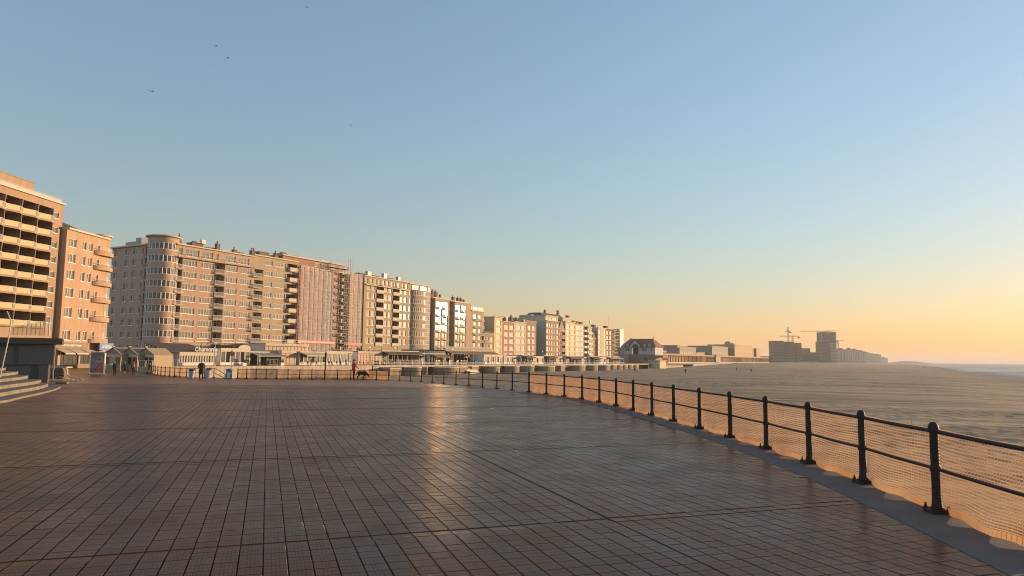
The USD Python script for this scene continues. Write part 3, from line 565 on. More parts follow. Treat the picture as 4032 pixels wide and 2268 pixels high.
pw = MB(); wall_slab(pw, -31, -4.9, 26.75, 28.9, [(x, x + 1.5, 26.85, 27.7) for x in np.arange(-30, -6, 3.5)], 2.6, 2.8); pw.quad((-4.9, 2.6, 26.75), (-4.9, 12, 26.75), (-4.9, 12, 28.9), (-4.9, 2.6, 28.9)); pw.box(-31, -4.8, 2.5, 12, 28.904, 29.0); pw.build(h, 'penthouse', M_hotel)
for x in np.arange(-30, -6, 3.5): window(h, x, x + 1.5, 26.85, 27.7, y=2.72, n=1)
rl = MB(); rl.box(-31, -.9, .7, .76, 27.2, 27.28)
for x in np.arange(-30.9, -.9, 1.7): rl.box(x, x + .05, .705, .755, 26.7, 27.197)
rl.box(-31, -.9, .715, .735, 26.78, 27.1); rl.build(h, 'roof_railing', M_grey)
chimneys(h, [(-13.6, 5, 1.2, 1.0, 1.5, 'b'), (-22, 5, 1.4, 1.0, 1.2, 'b')], 29.0)
PH = np.array([(-2.5, 0.62)] + [q for k in range(8) for q in ((-2.5 - 3.42 * k - 1.25, .1), (-2.5 - 3.42 * (k + 1), .62))][:16])
for fl, z in enumerate(zs):
    sl = MB(); pts = [(x, y - .05) for x, y in PH]; sl.poly(pts + [(PH[-1][0], .9), (PH[0][0], .9)], z - .28, z - .02); b = sl.build(h, 'balcony_slab', M_hotel)
    tr = MB()
    for i in range(len(PH) - 1):
        p, q = PH[i], PH[i + 1]
        tr.bar((p[0], p[1], z + .80), (q[0], q[1], z + .80), .1, .07); tr.bar((p[0], p[1], z + .03), (q[0], q[1], z + .03), .09, .06)
        MB().bar((p[0] + (q[0] - p[0]) * .02, p[1] + (q[1] - p[1]) * .02, z + .415), (q[0], q[1], z + .415), .05, .69).build(b, 'grey_panel' if i % 2 == 0 else 'yellow_panel', M_gpanel if i % 2 == 0 else M_ypanel)
    tr.build(b, 'railing', M_cream)
    for k in range(8):
        x = -2.5 - 3.42 * k; MB().poly([(x - .1, .66), (x, .66), (x, 2.1), (x - .1, 2.1)], z, z + 2.168).build(h, 'partition', M_hotel)
# recessed rooms behind the balconies: the loggia is the space between wall plane and a deeper back wall
for fl, z in enumerate(zs):
    for k in range(8):
        x0 = -2.62 - 3.42 * (k + 1) + .12; x1 = -2.62 - 3.42 * k
        window(h, x0, x1, z + .02, z + 2.14, y=2.9, n=3, pm=M_pane_dark, fm=M_grey, sill=False, name='balcony_door')
# sloping terrace railing with white letters below the balconies
# ---- orange corner house beside it
o = left_row('apartment_house', 'orange rendered six-storey apartment house with curved corner balconies, beside the hotel', P12)
rz = [(4.07, 5.68), (7.86, 9.47), (11.2, 12.75), (14.2, 15.75), (17.0, 18.5), (19.63, 21.03)]
holes = [(a, b, c, d) for c, d in rz for a, b in ((.63, 2.55), (4.15, 5.15), (5.85, 6.85), (8.0, 8.85))]
shell(o, 11.2, -.6, 22.4, 14, M_orange, holes + [(.6, 5.2, -.4, 2.6), (5.6, 10.6, -.4, 2.6)], cornice=.45)
for q in holes: window(o, *q, y=.16, n=3 if q[1] - q[0] > 1.5 else 2, pm=M_pane_lit)
for a, b in ((.6, 5.2), (5.6, 10.6)): window(o, a, b, -.4, 2.6, y=.18, n=4, pm=M_pane_dark, fm=M_dark, name='shop_window')
cb = MB(); ang = np.radians(np.linspace(200, 380, 15)); cx, cy, R = 11.2, 1.55, 1.6
for z0, z1 in [(-.6, 4.0)] + [(rz[i][1] + .05, rz[i + 1][0]) for i in range(5)] + [(21.1, 23.0)]:
    cb.poly([(cx + R * math.cos(a), cy + R * math.sin(a)) for a in ang] + [(cx + R, 5), (cx - R, 5)], z0, z1)
cb.build(o, 'corner_bay', M_orange)
for z0, z1 in rz:
    w = MB(); g = MB()
    for i in range(0, 14, 2):
        p = [(cx + r * math.cos(a), cy + r * math.sin(a)) for r in (R - .12,) for a in (ang[i], ang[i + 2])]
        g.quad((*p[0], z0), (*p[1], z0), (*p[1], z1 + .05), (*p[0], z1 + .05)); w.box(p[0][0] - .07, p[0][0] + .07, p[0][1] - .07, p[0][1] + .07, z0, z1 + .05)
    wp = w.build(o, 'bay_window', M_white); g.build(wp, 'pane', M_pane_lit)
for z0, _ in rz:
    z = z0 - .25; a2 = np.radians(np.linspace(185, 355, 14)); out = [(9.9 + 2.7 * math.cos(a), .25 + 1.35 * math.sin(a)) for a in a2]
    b = MB().poly(out + [(12.55, .3), (7.2, .3)], z - .12, z + .62).build(o, 'curved_balcony', M_orange)
    MB().tube([(x, y, z + .95) for x, y in out], .03, 5).build(b, 'railing', M_white)
rb = MB().poly([(cx + 1.95 * math.cos(a), cy + 1.95 * math.sin(a)) for a in ang] + [(cx + 1.9, 6), (cx - 1.9, 6)], 23.004, 23.25).build(o, 'bay_roof', M_cream)
hip = MB().add([(0, 1, 22.76), (7.5, 1, 22.76), (7.5, 13, 22.76), (0, 13, 22.76), (2, 6, 25.4), (3.5, 6, 25.4)], [(0, 1, 5, 4), (2, 3, 4, 5), (1, 2, 5, 5), (3, 0, 4, 4)]); hip.build(o, 'hipped_roof', M_slate)
chimneys(o, [(1.2, 3.2, .8, .6, 2.8, 'p'), (2.6, 3.4, .6, .6, 3.1, 'b')], 23.5)
sg = MB().box(-1.2, 7.0, -.35, -.05, 2.7, 3.7).build(o, 'shop_fascia', plain('fascia_brown', (.12, .09, .06), .6))
def lettering(parent, text, h, x, y, z, m, tilt=0, name='lettering', face=(0, -1), bold=True):
    t = meshkit.text_mesh(text, h, .03, bold); v = np.array(t.vertices)
    return MB().add(np.stack([x + v[:, 0], y - v[:, 2], z + v[:, 1]], 1), t.faces).build(parent, name, m)
lettering(sg, 'Femmes Saint Tropez', .36, .1, -.36, 3.05, M_white)
MB(lambda v: np.stack([5.9 + .42 * v[:, 0], -.36 - .02 * v[:, 2], 3.2 + .42 * v[:, 1]], 1)).tm(trimesh.creation.cylinder(1, 1, sections=18)).build(sg, 'round_logo', M_redb)
sb = MB().box(8.6, 12.6, -1.35, -1.15, 2.45, 3.75).build(o, 'blue_sign', plain('sign_blue', (.04, .12, .3), .5, var=.05))
_t = meshkit.text_mesh('Le Basque', .62, .03, True); _v = np.array(_t.vertices); MB().add(np.stack([9.05 + _v[:, 0] * .78 + _v[:, 1] * .2, -1.36 - _v[:, 2], 2.85 + _v[:, 1]], 1), _t.faces).build(sb, 'lettering', M_white)
aw = MB()
for x0, x1 in ((5.4, 8.2), (-.9, 1.6), (1.9, 5.0)): aw.quad((x0, -.1, 2.6), (x0, -1.9, 1.9), (x1, -1.9, 1.9), (x1, -.1, 2.6)); aw.quad((x0, -1.9, 1.9), (x0, -1.92, 1.7), (x1, -1.92, 1.7), (x1, -1.9, 1.9))
aw.build(o, 'awning', plain('awning_cream', (.4, .34, .24), .8))
for k in range(3): MB().box(.2 + k * 3.4, 3.2 + k * 3.4, -3.3, -3.0, -.6, .15).build(o, 'terrace_wall', plain('terrace_wood', (.2, .15, .09), .8))
# ---- long corner block with round tower
b3 = seafront('apartment_building', 'long tan brick apartment building with a round corner tower and grey side wing', t=0)
W3 = T(994, 0, 1100); pit = 2.76; rows3 = [(5.65 + pit * k, 7.1 + pit * k) for k in range(7)]
wc = [(1.5, 5.1, 5), (6.1, 9.8, 5), (13.15, 16.7, 5), (17.6, 21.0, 5)]; lg = [(-.55, 1.35), (9.95, 12.95)]
holes = [(a, b, c, d) for c, d in rows3 for a, b, _ in wc] + [(a, b, 2.45, 4.2) for a, b, _ in wc] + [(a, b, 4.75 + pit * k, 7.3 + pit * k, 1.5) for k in range(7) for a, b in lg] + [(a, b, 2.2, 4.4, 1.5) for a, b in lg]
ph = [(.3, 1.2, 1), (2.0, 5.6, 4), (6.4, 9.4, 3), (10.2, 11.0, 1), (13.0, 16.0, 4), (16.8, 20.2, 4)]
holes += [(a, b, 24.5, 26.2) for a, b, _ in ph]
shell(b3, W3 + .6, G, 26.75, 14, M_tan, holes, x0=-.6, cornice=.6)
for z0, z1 in rows3:
    for a, b, n in wc: window(b3, a, b, z0, z1, n=n, pm=M_pane_lit, y=.12)
for a, b, n in wc: window(b3, a, b, 2.45, 4.2, n=4, pm=M_pane_lit)
for a, b, n in ph: window(b3, a, b, 24.5, 26.2, n=n, pm=M_pane_lit)
for k in range(7):
    for a, b in lg: recess(b3, a, b, 4.75 + pit * k, 7.3 + pit * k, 1.5, M_tan); balcony(b3, a - .1, b + .1, 4.85 + pit * k, .3, -.55, 'bars', M_conc, M_white)
for a, b in lg: recess(b3, a, b, 2.2, 4.4, 1.5, M_tan)
balcony(b3, -.4, W3 - .1, 24.05, 0, -1.0, 'thin', M_tan, M_cream)
for x0, x1 in ((1.3, 5.2), (5.6, 9.6), (13, 16.8), (17.1, 21)): MB().box(x0, x1, -.22, -.003, 4.85, 5.05).build(b3, 'awning_case', M_white)
# penthouse clutter
chimneys(b3, [(1.5, 2.0, .8, .8, 1.9, 'p'), (.6, 3, 2.4, 1.5, 1.0, 'b'), (5.2, 2.2, 3.0, 2.0, 1.1, 'b'), (9.8, 3.0, 2.6, 2.0, .7, 'b'), (12.1, 2.2, .9, .8, 1.8, 'p'), (14.4, 3.0, 2.8, 2.0, .6, 'g'), (17.3, 2.4, 1.0, .8, 1.1, 'p'), (18.9, 3.4, 2.4, 2.0, .8, 'b')], 27.1)
ac = MB().box(7.2, 8.3, 1.4, 2.2, 28.25, 29.2); ac.build(b3, 'air_conditioner', M_white)
dish = MB()
for x in (5.6, 6.2): dish.lathe([(.05, 0), (.35, .08), (.5, .2), (.46, .2)], x, 2.4, 10, 28.4); dish.bar((x, 2.4, 28.2), (x, 2.4, 28.45), .06)
dish.build(b3, 'satellite_dish', M_grey)
# round tower
tx, ty, TR = -1.75, 2.75, 3.2
an = np.radians(np.linspace(108, 372, 34)); zt = [2.9 + 2.8 * k for k in range(9)]
for z0, z1 in [(G, zt[0])] + [(zt[i] + 1.55, zt[i + 1]) for i in range(8)] + [(zt[8] + 1.6, 28.0)]:
    MB().poly([(tx + TR * math.cos(a), ty + TR * math.sin(a)) for a in an], z0, z1).build(b3, 'tower_band', M_tan, smooth=30)
for z in zt:
    f, g = MB(), MB(); zz = z + 1.55
    for i in range(33):
        p, q = [(tx + (TR - .1) * math.cos(a), ty + (TR - .1) * math.sin(a)) for a in (an[i], an[i + 1])]
        if i % 2 == 0: f.bar((*p, z), (*p, zz), .13, .13)
        f.bar((*p, z + .05), (*q, z + .05), .12, .1); f.bar((*p, zz - .05), (*q, zz - .05), .12, .1)
    for i in range(0, 32, 2):
        p, q = [(tx + (TR - .13) * math.cos(a), ty + (TR - .13) * math.sin(a)) for a in (an[i], an[i + 2])]; g.quad((*p, z), (*q, z), (*q, zz), (*p, zz))
    wp = f.build(b3, 'tower_window', M_white); g.build(wp, 'pane', M_pane)
MB().lathe([(3.2, 28.0), (3.75, 28.25), (3.8, 28.42), (3.7, 28.5), (.01, 28.7)], tx, ty, 36).build(b3, 'tower_cap', M_cream, smooth=40)
# side wing, seen from the left
XW = -3.55; wx = lambda v: np.stack([XW + v[:, 1], 19.0 - v[:, 0], v[:, 2]], 1)
wm = MB(wx); wr = [(c - .1, d - .15) for c, d in rows3] + [(24.6, 26.0)]
wcol = [(1.0, 2.4), (5.0, 6.6), (7.9, 9.5), (11.2, 11.9)]
wh = [(a, b, c, d) for c, d in [(2.3, 3.9)] + wr for a, b in wcol] + [(12.6, 15.0, c - .85, d + .2, 1.3) for c, d in wr]
wall_slab(wm, 0, 15.2, G, 26.6, wh); wm.quad((0, 12, G), (0, 0, G), (0, 0, 26.6), (0, 12, 26.6)); wm.build(b3, 'wing_wall', M_tan)
for c, d in [(2.3, 3.9)] + wr:
    for a, b in wcol: window(b3, a, b, c, d, n=2 if b - a > 1 else 1, xf=wx, pm=M_pane, y=.18)
for c, d in wr: recess(b3, 12.6, 15.0, c - .85, d + .2, 1.3, M_tan, xf=wx); balcony(b3, 12.4, 15.1, c - .8, .3, -.5, 'bars', M_conc, M_grey, xf=wx)
r = MB(wx); r.box(-.2, 13.6, -.5, 13, 26.604, 26.9); r.build(b3, 'wing_roof', M_cream)
wp = MB(wx); wp.box(1.0, 8, 2.5, 9, 26.903, 28.4); wp.box(6.5, 8.5, 1.5, 3.5, 26.904, 28.9); wp.build(b3, 'wing_penthouse', M_greyr)
# ---- yellower block with corner balconies
t0, t1 = T(994.5, 0, 1100), T(1169.5, 0, 1100); Wb = t1 - t0
b = seafront('apartment_building', 'yellowish brick apartment building with stacked corner balconies, left of the scaffolding', t=t0)
q = lambda px: T(px, 0, 1225) - t0
rows = [(5.9 + 2.76 * k, 7.15 + 2.76 * k) for k in range(8)]; c1, c2 = (q(1034), q(1066)), (q(1074), q(1120))
holes = [(a, b_, c, d) for c, d in rows for a, b_ in (c1, c2)] + [(.5, q(1030), c - .75, d + .1, 1.4) for c, d in rows[:7]] + [(q(1124), Wb - .15, c - .75, d + .1, 1.6) for c, d in rows] + [(1.5, 7, 2.6, 4.3), (8, 13, 2.6, 4.3)]
shell(b, Wb, G, 26.9 + .35, 14, M_tan2, holes, cornice=.5)
for k, (c, d) in enumerate(rows):
    for a, b_ in (c1, c2): window(b, a, b_, c, d, n=4, pm=M_pane_lit)
    if k < 7: recess(b, .5, q(1030), c - .75, d + .1, 1.4, M_tan2); balcony(b, -.3, q(1020), c - .7, .3, -.75, 'bars', M_conc, M_white)
    recess(b, q(1124), Wb - .15, c - .75, d + .1, 1.6, M_tan2); balcony(b, q(1128), Wb - .05, c - .7, .3, -.8, 'solid', M_conc, M_cream)
for a, b_ in ((1.5, 7), (8, 13)): window(b, a, b_, 2.6, 4.3, n=5)
chimneys(b, [(2.0, 3, 1.2, 1.0, 1.3, 'p'), (4.5, 3, 3.2, 2, 1.4, 'b'), (9.4, 2.5, 1.0, .8, 1.6, 'p'), (11.5, 2.5, 2.2, 1.2, 1.8, 'b')], 27.6)
# ---- building under scaffolding
t0, t1 = T(1170.5, 0, 1150), T(1422, 0, 1150); Wc = t1 - t0
b4 = seafront('apartment_building', 'red brick apartment building almost hidden behind netted scaffolding', t=t0)
holes = [(a, a + 1.9, c, c + 1.5) for a in np.arange(1.2, Wc - 2, 3.1) for c in [5.8 + 2.76 * k for k in range(7)]]
shell(b4, Wc, G, 26.4, 14, M_redb, holes, y0=1.2)
for hh in holes: window(b4, *hh, y=1.32, n=2, pm=M_pane)
p4 = MB(); wall_slab(p4, -3.6, Wc - 5.6, 26.8, 28.9, [(x, x + 2.2, 27.3, 28.5) for x in (8.5, 11.5, 15.0)], 2.2, 2.4); p4.quad((-3.6, 12, 26.8), (-3.6, 2.2, 26.8), (-3.6, 2.2, 28.9), (-3.6, 12, 28.9)); p4.build(b4, 'penthouse', M_redb)
for x in (8.5, 11.5, 15.0): window(b4, x, x + 2.2, 27.3, 28.5, y=2.3, n=2, pm=M_pane_lit)
MB().box(-4.0, Wc - 5.2, 1.6, 12.2, 28.904, 29.25).build(b4, 'penthouse_roof', M_cream)
chimneys(b4, [(-2.2, 4, 1.5, 1, .8, 'b'), (2.0, 4, 2.0, 1, .5, 'b'), (13.0, 4, 3, 1, .5, 'g')], 29.2)
sc = seafront('scaffolding', 'tall scaffolding wrapped in pinkish netting with an open hoist tower', 'scaffolding', t=t0)
M_tubes = plain('scaffold_tube', (.09, .07, .06), .5, var=.2)
def net_mat(name, c, f):
    return mat(name, {'g': ('geometry', {}), 'n': ('noise_texture', dict(scale=.8, detail=5.0)), 'r': ('rgb_ramp', {'ramp': [(.3, tuple(np.array(c) * .8)), (.7, tuple(np.array(c) * 1.15))]}), 'd': ('diffuse_bsdf', {}), 't': ('transparent_bsdf', {}), 'n2': ('noise_texture', dict(scale=2.2, detail=3.0)), 'mr': ('map_range', dict(from_min=.35, from_max=.65, to_min=f - .12, to_max=f + .14, clamp=True)), 'x': ('mix_closure', {})},
               [('g.position', 'n.vector'), ('n.fac', 'r.fac'), ('r.color', 'd.color'), ('g.position', 'n2.vector'), ('n2.fac', 'mr.value'), ('mr.result', 'x.fac'), ('t.BSDF', 'x.closure1'), ('d.BSDF', 'x.closure2')], surface='x.closure')
M_npink = net_mat('scaffold_net_pink', (.43, .33, .295), .80); M_ngrey = net_mat('scaffold_net_grey', (.42, .38, .37), .72); M_nred = net_mat('scaffold_net_red', (.22, .035, .025), .9)
X = lambda px: T(px, 1.0, 1230) - t0
def scaf_bay(x0, x1, zt, net=None, zb=2.4, y=-1.0, zig=True):
    b = MB()
    for x in (x0, x1):
        b.bar((x, y, G), (x, y, zt), .07); b.bar((x, y + .9, G), (x, y + .9, zt), .07)
    k = 0
    for z in np.arange(1.6, zt - .2, 2.0):
        for dz in (0, 1.0): b.bar((x0, y, z + dz), (x1, y, z + dz), .05)
        if zig: b.bar((x0, y, z), (x1, y, z + 1.0) if k % 2 else (x1, y, z), .045); k += 1
    bp = b.build(sc, 'scaffold_bay', M_tubes)
    dk = MB()
    for z in np.arange(1.6, zt - 1.5, 2.0): dk.box(x0 + .04, x1 - .04, y + .1, y + .8, z + .05, z + .1)
    dk.build(bp, 'deck', M_wood)
    if net is not None:
        nx, nz = 9, 26; xs = np.linspace(x0, x1, nx); zz = np.linspace(zb, zt, nz); Xg, Zg = np.meshgrid(xs, zz, indexing='ij'); ff = (Xg - x0) / (x1 - x0)
        Yg = y + .10 - (.10 + .12 * rnd.random()) * np.sin(PI * ff) * (.3 + .5 * np.abs(np.sin(Zg * PI / 2.0 + .4))) - .10 * (meshkit.fbm(np.stack([Xg * 1.3, Zg * .5, 0 * Xg + x0], -1), 3, 5) - .5) * np.sin(PI * ff)
        i, j = np.meshgrid(np.arange(nx - 1), np.arange(nz - 1), indexing='ij'); a = (i * nz + j).ravel(); MB().add(np.stack([Xg, Yg, Zg], -1).reshape(-1, 3), np.stack([a, a + nz, a + nz + 1, a + 1], 1)).build(bp, 'netting', net)
for pa, pb, nt, zt_, zb_ in [(1171.5, 1178, M_nred, 26.6, 2.6), (1178.5, 1194, M_npink, 26.7, 2.4), (1194.5, 1217, M_npink, 26.6, 2.4), (1217.5, 1234, M_npink, 26.7, 2.4), (1234.5, 1253, M_npink, 26.5, 3.4), (1253.5, 1270, M_npink, 26.3, 2.4), (1272, 1288, M_ngrey, 26.0, 2.6), (1288.5, 1302, M_ngrey, 25.9, 2.8)]: scaf_bay(X(pa), X(pb), zt_, nt, zb_)
scaf_bay(X(1309), X(1330), 26.2, M_npink, 3.0, y=-.6)
scaf_bay(X(1331), X(1361), 28.4, None, y=-1.1)
for pa, pb, zb_ in [(1376, 1391, 4.2), (1391.5, 1409, 3.0), (1409.5, 1424, 4.5)]: scaf_bay(X(pa), X(pb), 26.7, M_npink, zb_)
ld = MB(); xa, xb = X(1334), X(1358)
for k, z in enumerate(np.arange(1.6, 27, 2.0)): ld.box(xa, xb, -1.9, -1.12, z, z + .08); ld.bar((xa, -1.5, z), (xb, -1.5, z + 2.0), .25, .06); ld.box(xa, xa + .5, -1.95, -1.9, z + .1, z + 1.0)
ld.build(sc, 'stair_landing', plain('scaffold_board', (.42, .35, .26), .8))
mast = MB(); xm = X(1366)
for dx in (-.35, .35):
    for dy in (-.35, .35): mast.bar((xm + dx, -1.8 + dy, G), (xm + dx, -1.8 + dy, 30.6), .07)
for k, z in enumerate(np.arange(0, 30.4, .75)):
    for dy in (-.35, .35): mast.bar((xm - .35, -1.8 + dy, z), (xm + .35, -1.8 + dy, z), .06); mast.bar((xm - .35, -1.8 + dy, z), (xm + .35, -1.8 + dy, z + .75), .045)
mast.build(sc, 'hoist_mast', M_dark)
cagebox = MB().box(X(1345), X(1352), -2.6, -1.5, .6, 1.9); cagebox.build(sc, 'hoist_cage', M_grey)
pl = MB(); pl.box(X(1300), X(1372), -1.6, .6, 27.4, 27.5)
for x in np.linspace(X(1300), X(1372), 8): pl.bar((x, -1.55, 27.5), (x, -1.55, 28.6), .05)
pl.bar((X(1300), -1.55, 28.6), (X(1372), -1.55, 28.6), .05); pl.bar((X(1300), -1.55, 28.05), (X(1372), -1.55, 28.05), .04); pl.build(sc, 'top_platform', M_tubes)
ban = MB(); ban.box(X(1173), X(1320), -1.42, -1.38, 5.3, 6.1); bp = ban.build(sc, 'red_banner', plain('banner_red', (.42, .07, .06), .6, var=.1))
mk = MB()
for k in range(34):
    x = X(1176) + k * (X(1318) - X(1176)) / 34; mk.box(x, x + .2 + .14 * rnd.random(), -1.43, -1.421, 5.5 + .1 * rnd.random(), 5.86)
mk.build(bp, 'white_print', M_white)
ban = MB().box(X(1352), X(1424), -1.42, -1.38, 5.1, 5.9); ban.build(sc, 'red_banner', MATS['banner_red'])
# ---- regular sea-front blocks
def block(name, label, pa, pb, ztop, wall, cols, rows, lights=3, pm=None, logs=(), D_=14, s=0.0, cornice=.4, cm=None, bal='solid', bm=None, yref=1230, ch=(), chz=None, extra=(), name_w='window', jit=.004, balc=(), grow=True, bd=.7, ldepth=1.4):
    t0, t1 = T(pa, s, yref), T(pb, s, yref); w = t1 - t0; b = seafront(name, label, t=t0, s=s); q = lambda px: T(px, s, yref) - t0
    wins = [(q(a), q(b_), c, d, n) for c, d in rows for a, b_, n in cols]; lo = [(q(a), q(b_), c - .7, d + .15, ldepth) for c, d in rows for a, b_ in logs]
    g = [(q(a), q(b_), 2.3, 4.0, n) for a, b_, n in cols] if grow else []
    shell(b, w, G, ztop, D_, wall, [x[:4] for x in wins + g] + lo + [e[:4] for e in extra], cornice=cornice, cm=cm)
    for x in wins + g: window(b, *x[:4], n=x[4], pm=pm or M_pane, jit=jit, y=.13)
    for a, b_, c, d, _ in lo: recess(b, a, b_, c, d, ldepth, wall); balcony(b, a, b_, c + .02, .28, -.25, bal, M_conc, bm or M_cream)
    for c, d in rows:
        for a, b_ in balc: balcony(b, q(a), q(b_), c - .72, 0, -bd, bal, M_conc, bm or M_white)
    for e in extra: window(b, *e[:4], n=e[4], pm=pm or M_pane)
    chimneys(b, ch, chz if chz is not None else ztop + .36)
    return b, q, t0, w
z3 = lambda x: 1100 + x / 2.634
rows5 = [(6.0 + 2.76 * k, 7.75 + 2.76 * k) for k in range(7)]
ph5 = lambda q: [(q(z3(a)), q(z3(c)), 24.5, 26.1, n) for a, c, n in ((880, 910, 1), (932, 960, 1), (975, 1005, 2), (1015, 1040, 1), (1058, 1085, 1), (1100, 1125, 1), (1147, 1172, 1), (1185, 1200, 1), (1212, 1245, 2), (1262, 1285, 1), (1298, 1325, 1))]
tt0 = T(z3(872), 0, 1230); qq = lambda px: T(px, 0, 1230) - tt0
b5, q5, t5, w5 = block('apartment_building', 'grey-tan apartment building with paired tall windows and dark loggias, right of the scaffolding', z3(872), z3(1336), 26.6, M_beige,
    [(z3(a), z3(c), 2) for a, c in ((902, 938), (952, 986), (1085, 1117), (1127, 1160), (1247, 1278), (1288, 1318))], rows5, pm=M_pane_lit, logs=[(z3(1000), z3(1072)), (z3(1172), z3(1240))], bal='solid', extra=ph5(qq),
    ch=[(1.0, 3, 3.2, 2, .8, 'b'), (5.0, 3, 1.8, 1, 1.7, 'g'), (7.6, 3, 3.2, 2, .7, 'b'), (13.0, 3, 1.6, 1, 1.9, 'g'), (15.2, 3, 3.0, 2, .7, 'b'), (20.6, 3, 1.2, 1, 1.6, 'g')])
balcony(b5, .2, w5 - .1, 24.0, 0, -.9, 'thin', M_stone, M_cream)
m = MB()
for x in (q5(z3(1076)), q5(z3(1240))): m.bar((x, -.08, 2), (x, -.08, 24), .12)
m.build(b5, 'rain_pipe', M_dark)
t0 = T(z3(1337), 0, 1230); t1 = T(z3(1566), 0, 1230); wv = t1 - t0
b5b = seafront('apartment_building', 'grey-tan apartment building with a broad curved bay of banded windows, left of the sun glint', t=t0)
shell(b5b, wv, G, 26.4, 14, M_beige, [(.25, .95, c, d) for c, d in rows5], cornice=.5)
for c, d in rows5: window(b5b, .25, .95, c, d, n=1)
bx0, bx1 = 1.3, wv - .3; bay = [(bx0 + (bx1 - bx0) * f, -1.5 * math.sin(PI * f) ** .55) for f in np.linspace(0, 1, 15)]
for z0, z1 in [(G, 3.2), (4.6, 6.1)] + [(rows5[k][1] - .1, rows5[k + 1][0] + .1) for k in range(6)] + [(rows5[6][1] - .1, 24.3)]: MB().poly(bay, z0, z1).build(b5b, 'bay_band', M_beige, smooth=30)
for c, d in [(3.2, 4.6)] + rows5:
    f, g = MB(), MB(); z0, z1 = (c, d) if c < 4 else (c + .1, d - .1)
    for i in range(14):
        p, r_ = bay[i], bay[i + 1]; p, r_ = (p[0], p[1] + .1), (r_[0], r_[1] + .1); f.bar((*p, z0), (*p, z1), .12 if i % 2 else .2, .12)
        f.bar((*p, z0 + .06), (*r_, z0 + .06), .1, .1); f.bar((*p, z1 - .06), (*r_, z1 - .06), .1, .1); g.quad((p[0], p[1] + .04, z0), (r_[0], r_[1] + .04, z0), (r_[0], r_[1] + .04, z1), (p[0], p[1] + .04, z1))
    wp = f.build(b5b, 'bay_window', M_white); g.build(wp, 'pane', M_pane_lit)
bt = MB().poly([(bx0 - .3, 0)] + [(x, y - .35) for x, y in bay] + [(bx1 + .3, 0)], 24.304, 24.5).build(b5b, 'terrace', M_stone)
rr_ = MB()
for i in range(14): rr_.bar((*bay[i], 25.35), (*bay[i + 1], 25.35), .06); rr_.bar((*bay[i], 24.5), (*bay[i], 25.35), .05)
rr_.build(bt, 'railing', M_white)
for a, c in ((1.6, 5.4), (6.2, 10.2), (11, wv - .5)): window(b5b, a, c, 24.55, 26.2, y=-.06, n=3, pm=M_pane_lit)
# ---- pair of projecting bays whose windows catch the sun
z4 = lambda x: 1700 + x / 3.622
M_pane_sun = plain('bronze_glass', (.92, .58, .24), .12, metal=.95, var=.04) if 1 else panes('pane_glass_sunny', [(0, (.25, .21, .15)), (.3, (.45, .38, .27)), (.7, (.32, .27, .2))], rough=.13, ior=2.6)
M_brown_frame = plain('brown_frame', (.2, .14, .1), .8)
def twin(name, label, xa, xb, ca, cb, ztop, ch, sunny=False):
    s = 1.6; t0, t1 = T(z4(xa), 0, 1230), T(z4(xb), 0, 1230); b = seafront(name, label, t=t0); w = t1 - t0; q = lambda x: T(z4(x), s, 1230) - T(z4(xa), 0, 1230)
    shell(b, w, G, ztop, 12, M_tan, [], cornice=.4)
    y = -s; x0, x1 = q(ca), q(cb); ww = x1 - x0
    rows = [(ztop - 3.05 - 2.76 * k, ztop - 1.35 - 2.76 * k) for k in range(7)]
    cols = [(x0 + .07 * ww, x0 + .27 * ww), (x0 + .5 * ww, x0 + .70 * ww)]; drs = [(x0 + .28 * ww, x0 + .47 * ww), (x0 + .71 * ww, x0 + .9 * ww)]
    holes = [(a, c, e, f) for e, f in rows for a, c in cols] + [(a, c, e - .7, f) for e, f in rows for a, c in drs]
    m = MB(); wall_slab(m, x0, x1, G, ztop - .4, holes, y, y + .25); m.quad((x0, 0, G), (x0, y, G), (x0, y, ztop - .4), (x0, 0, ztop - .4)); m.quad((x1, y, G), (x1, 0, G), (x1, 0, ztop - .4), (x1, y, ztop - .4)); m.build(b, 'bay_wall', M_beige)
    MB().box(x0 - .2, x1 + .2, y - .3, -.5, ztop - .396, ztop - .1).build(b, 'bay_roof', M_cream)
    for e, f in rows:
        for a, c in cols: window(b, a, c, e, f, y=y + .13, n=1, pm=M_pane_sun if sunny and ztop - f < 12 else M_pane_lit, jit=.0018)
        for a, c in drs: window(b, a, c, e - .7, f, y=y + .16, n=1, pm=M_pane_dark, fm=M_brown_frame, sill=False, name='balcony_door'); balcony(b, a - .35 * (c - a), c + .08 * (c - a), e - .75, y, y - .8, 'thin', M_conc, M_cream)
    for e, f in rows: window(b, x1 + .25, min(w - .1, x1 + 1.1), e, f, n=1, y=-.03, pm=M_pane_lit)
    chimneys(b, ch, ztop + .36); return b
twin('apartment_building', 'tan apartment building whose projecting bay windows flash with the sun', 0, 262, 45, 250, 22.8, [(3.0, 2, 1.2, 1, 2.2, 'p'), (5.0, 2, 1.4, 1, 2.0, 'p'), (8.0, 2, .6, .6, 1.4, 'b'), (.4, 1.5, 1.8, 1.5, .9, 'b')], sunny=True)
twin('apartment_building', 'tan apartment building with one projecting bay, between the glinting one and a lower block', 262.5, 562, 325, 505, 22.5, [(5.0, 2, 1.0, 1, 1.5, 'p'), (8.4, 2, 1.0, 1, 1.4, 'p'), (10.5, 2, 1.0, 1, 1.3, 'p'), (12.5, 2, .6, .6, 1.0, 'b')])
rowsk = lambda ztop, n, p=2.76, h=1.65, o=1.3: [(ztop - o - h - p * k, ztop - o - p * k) for k in range(n)]
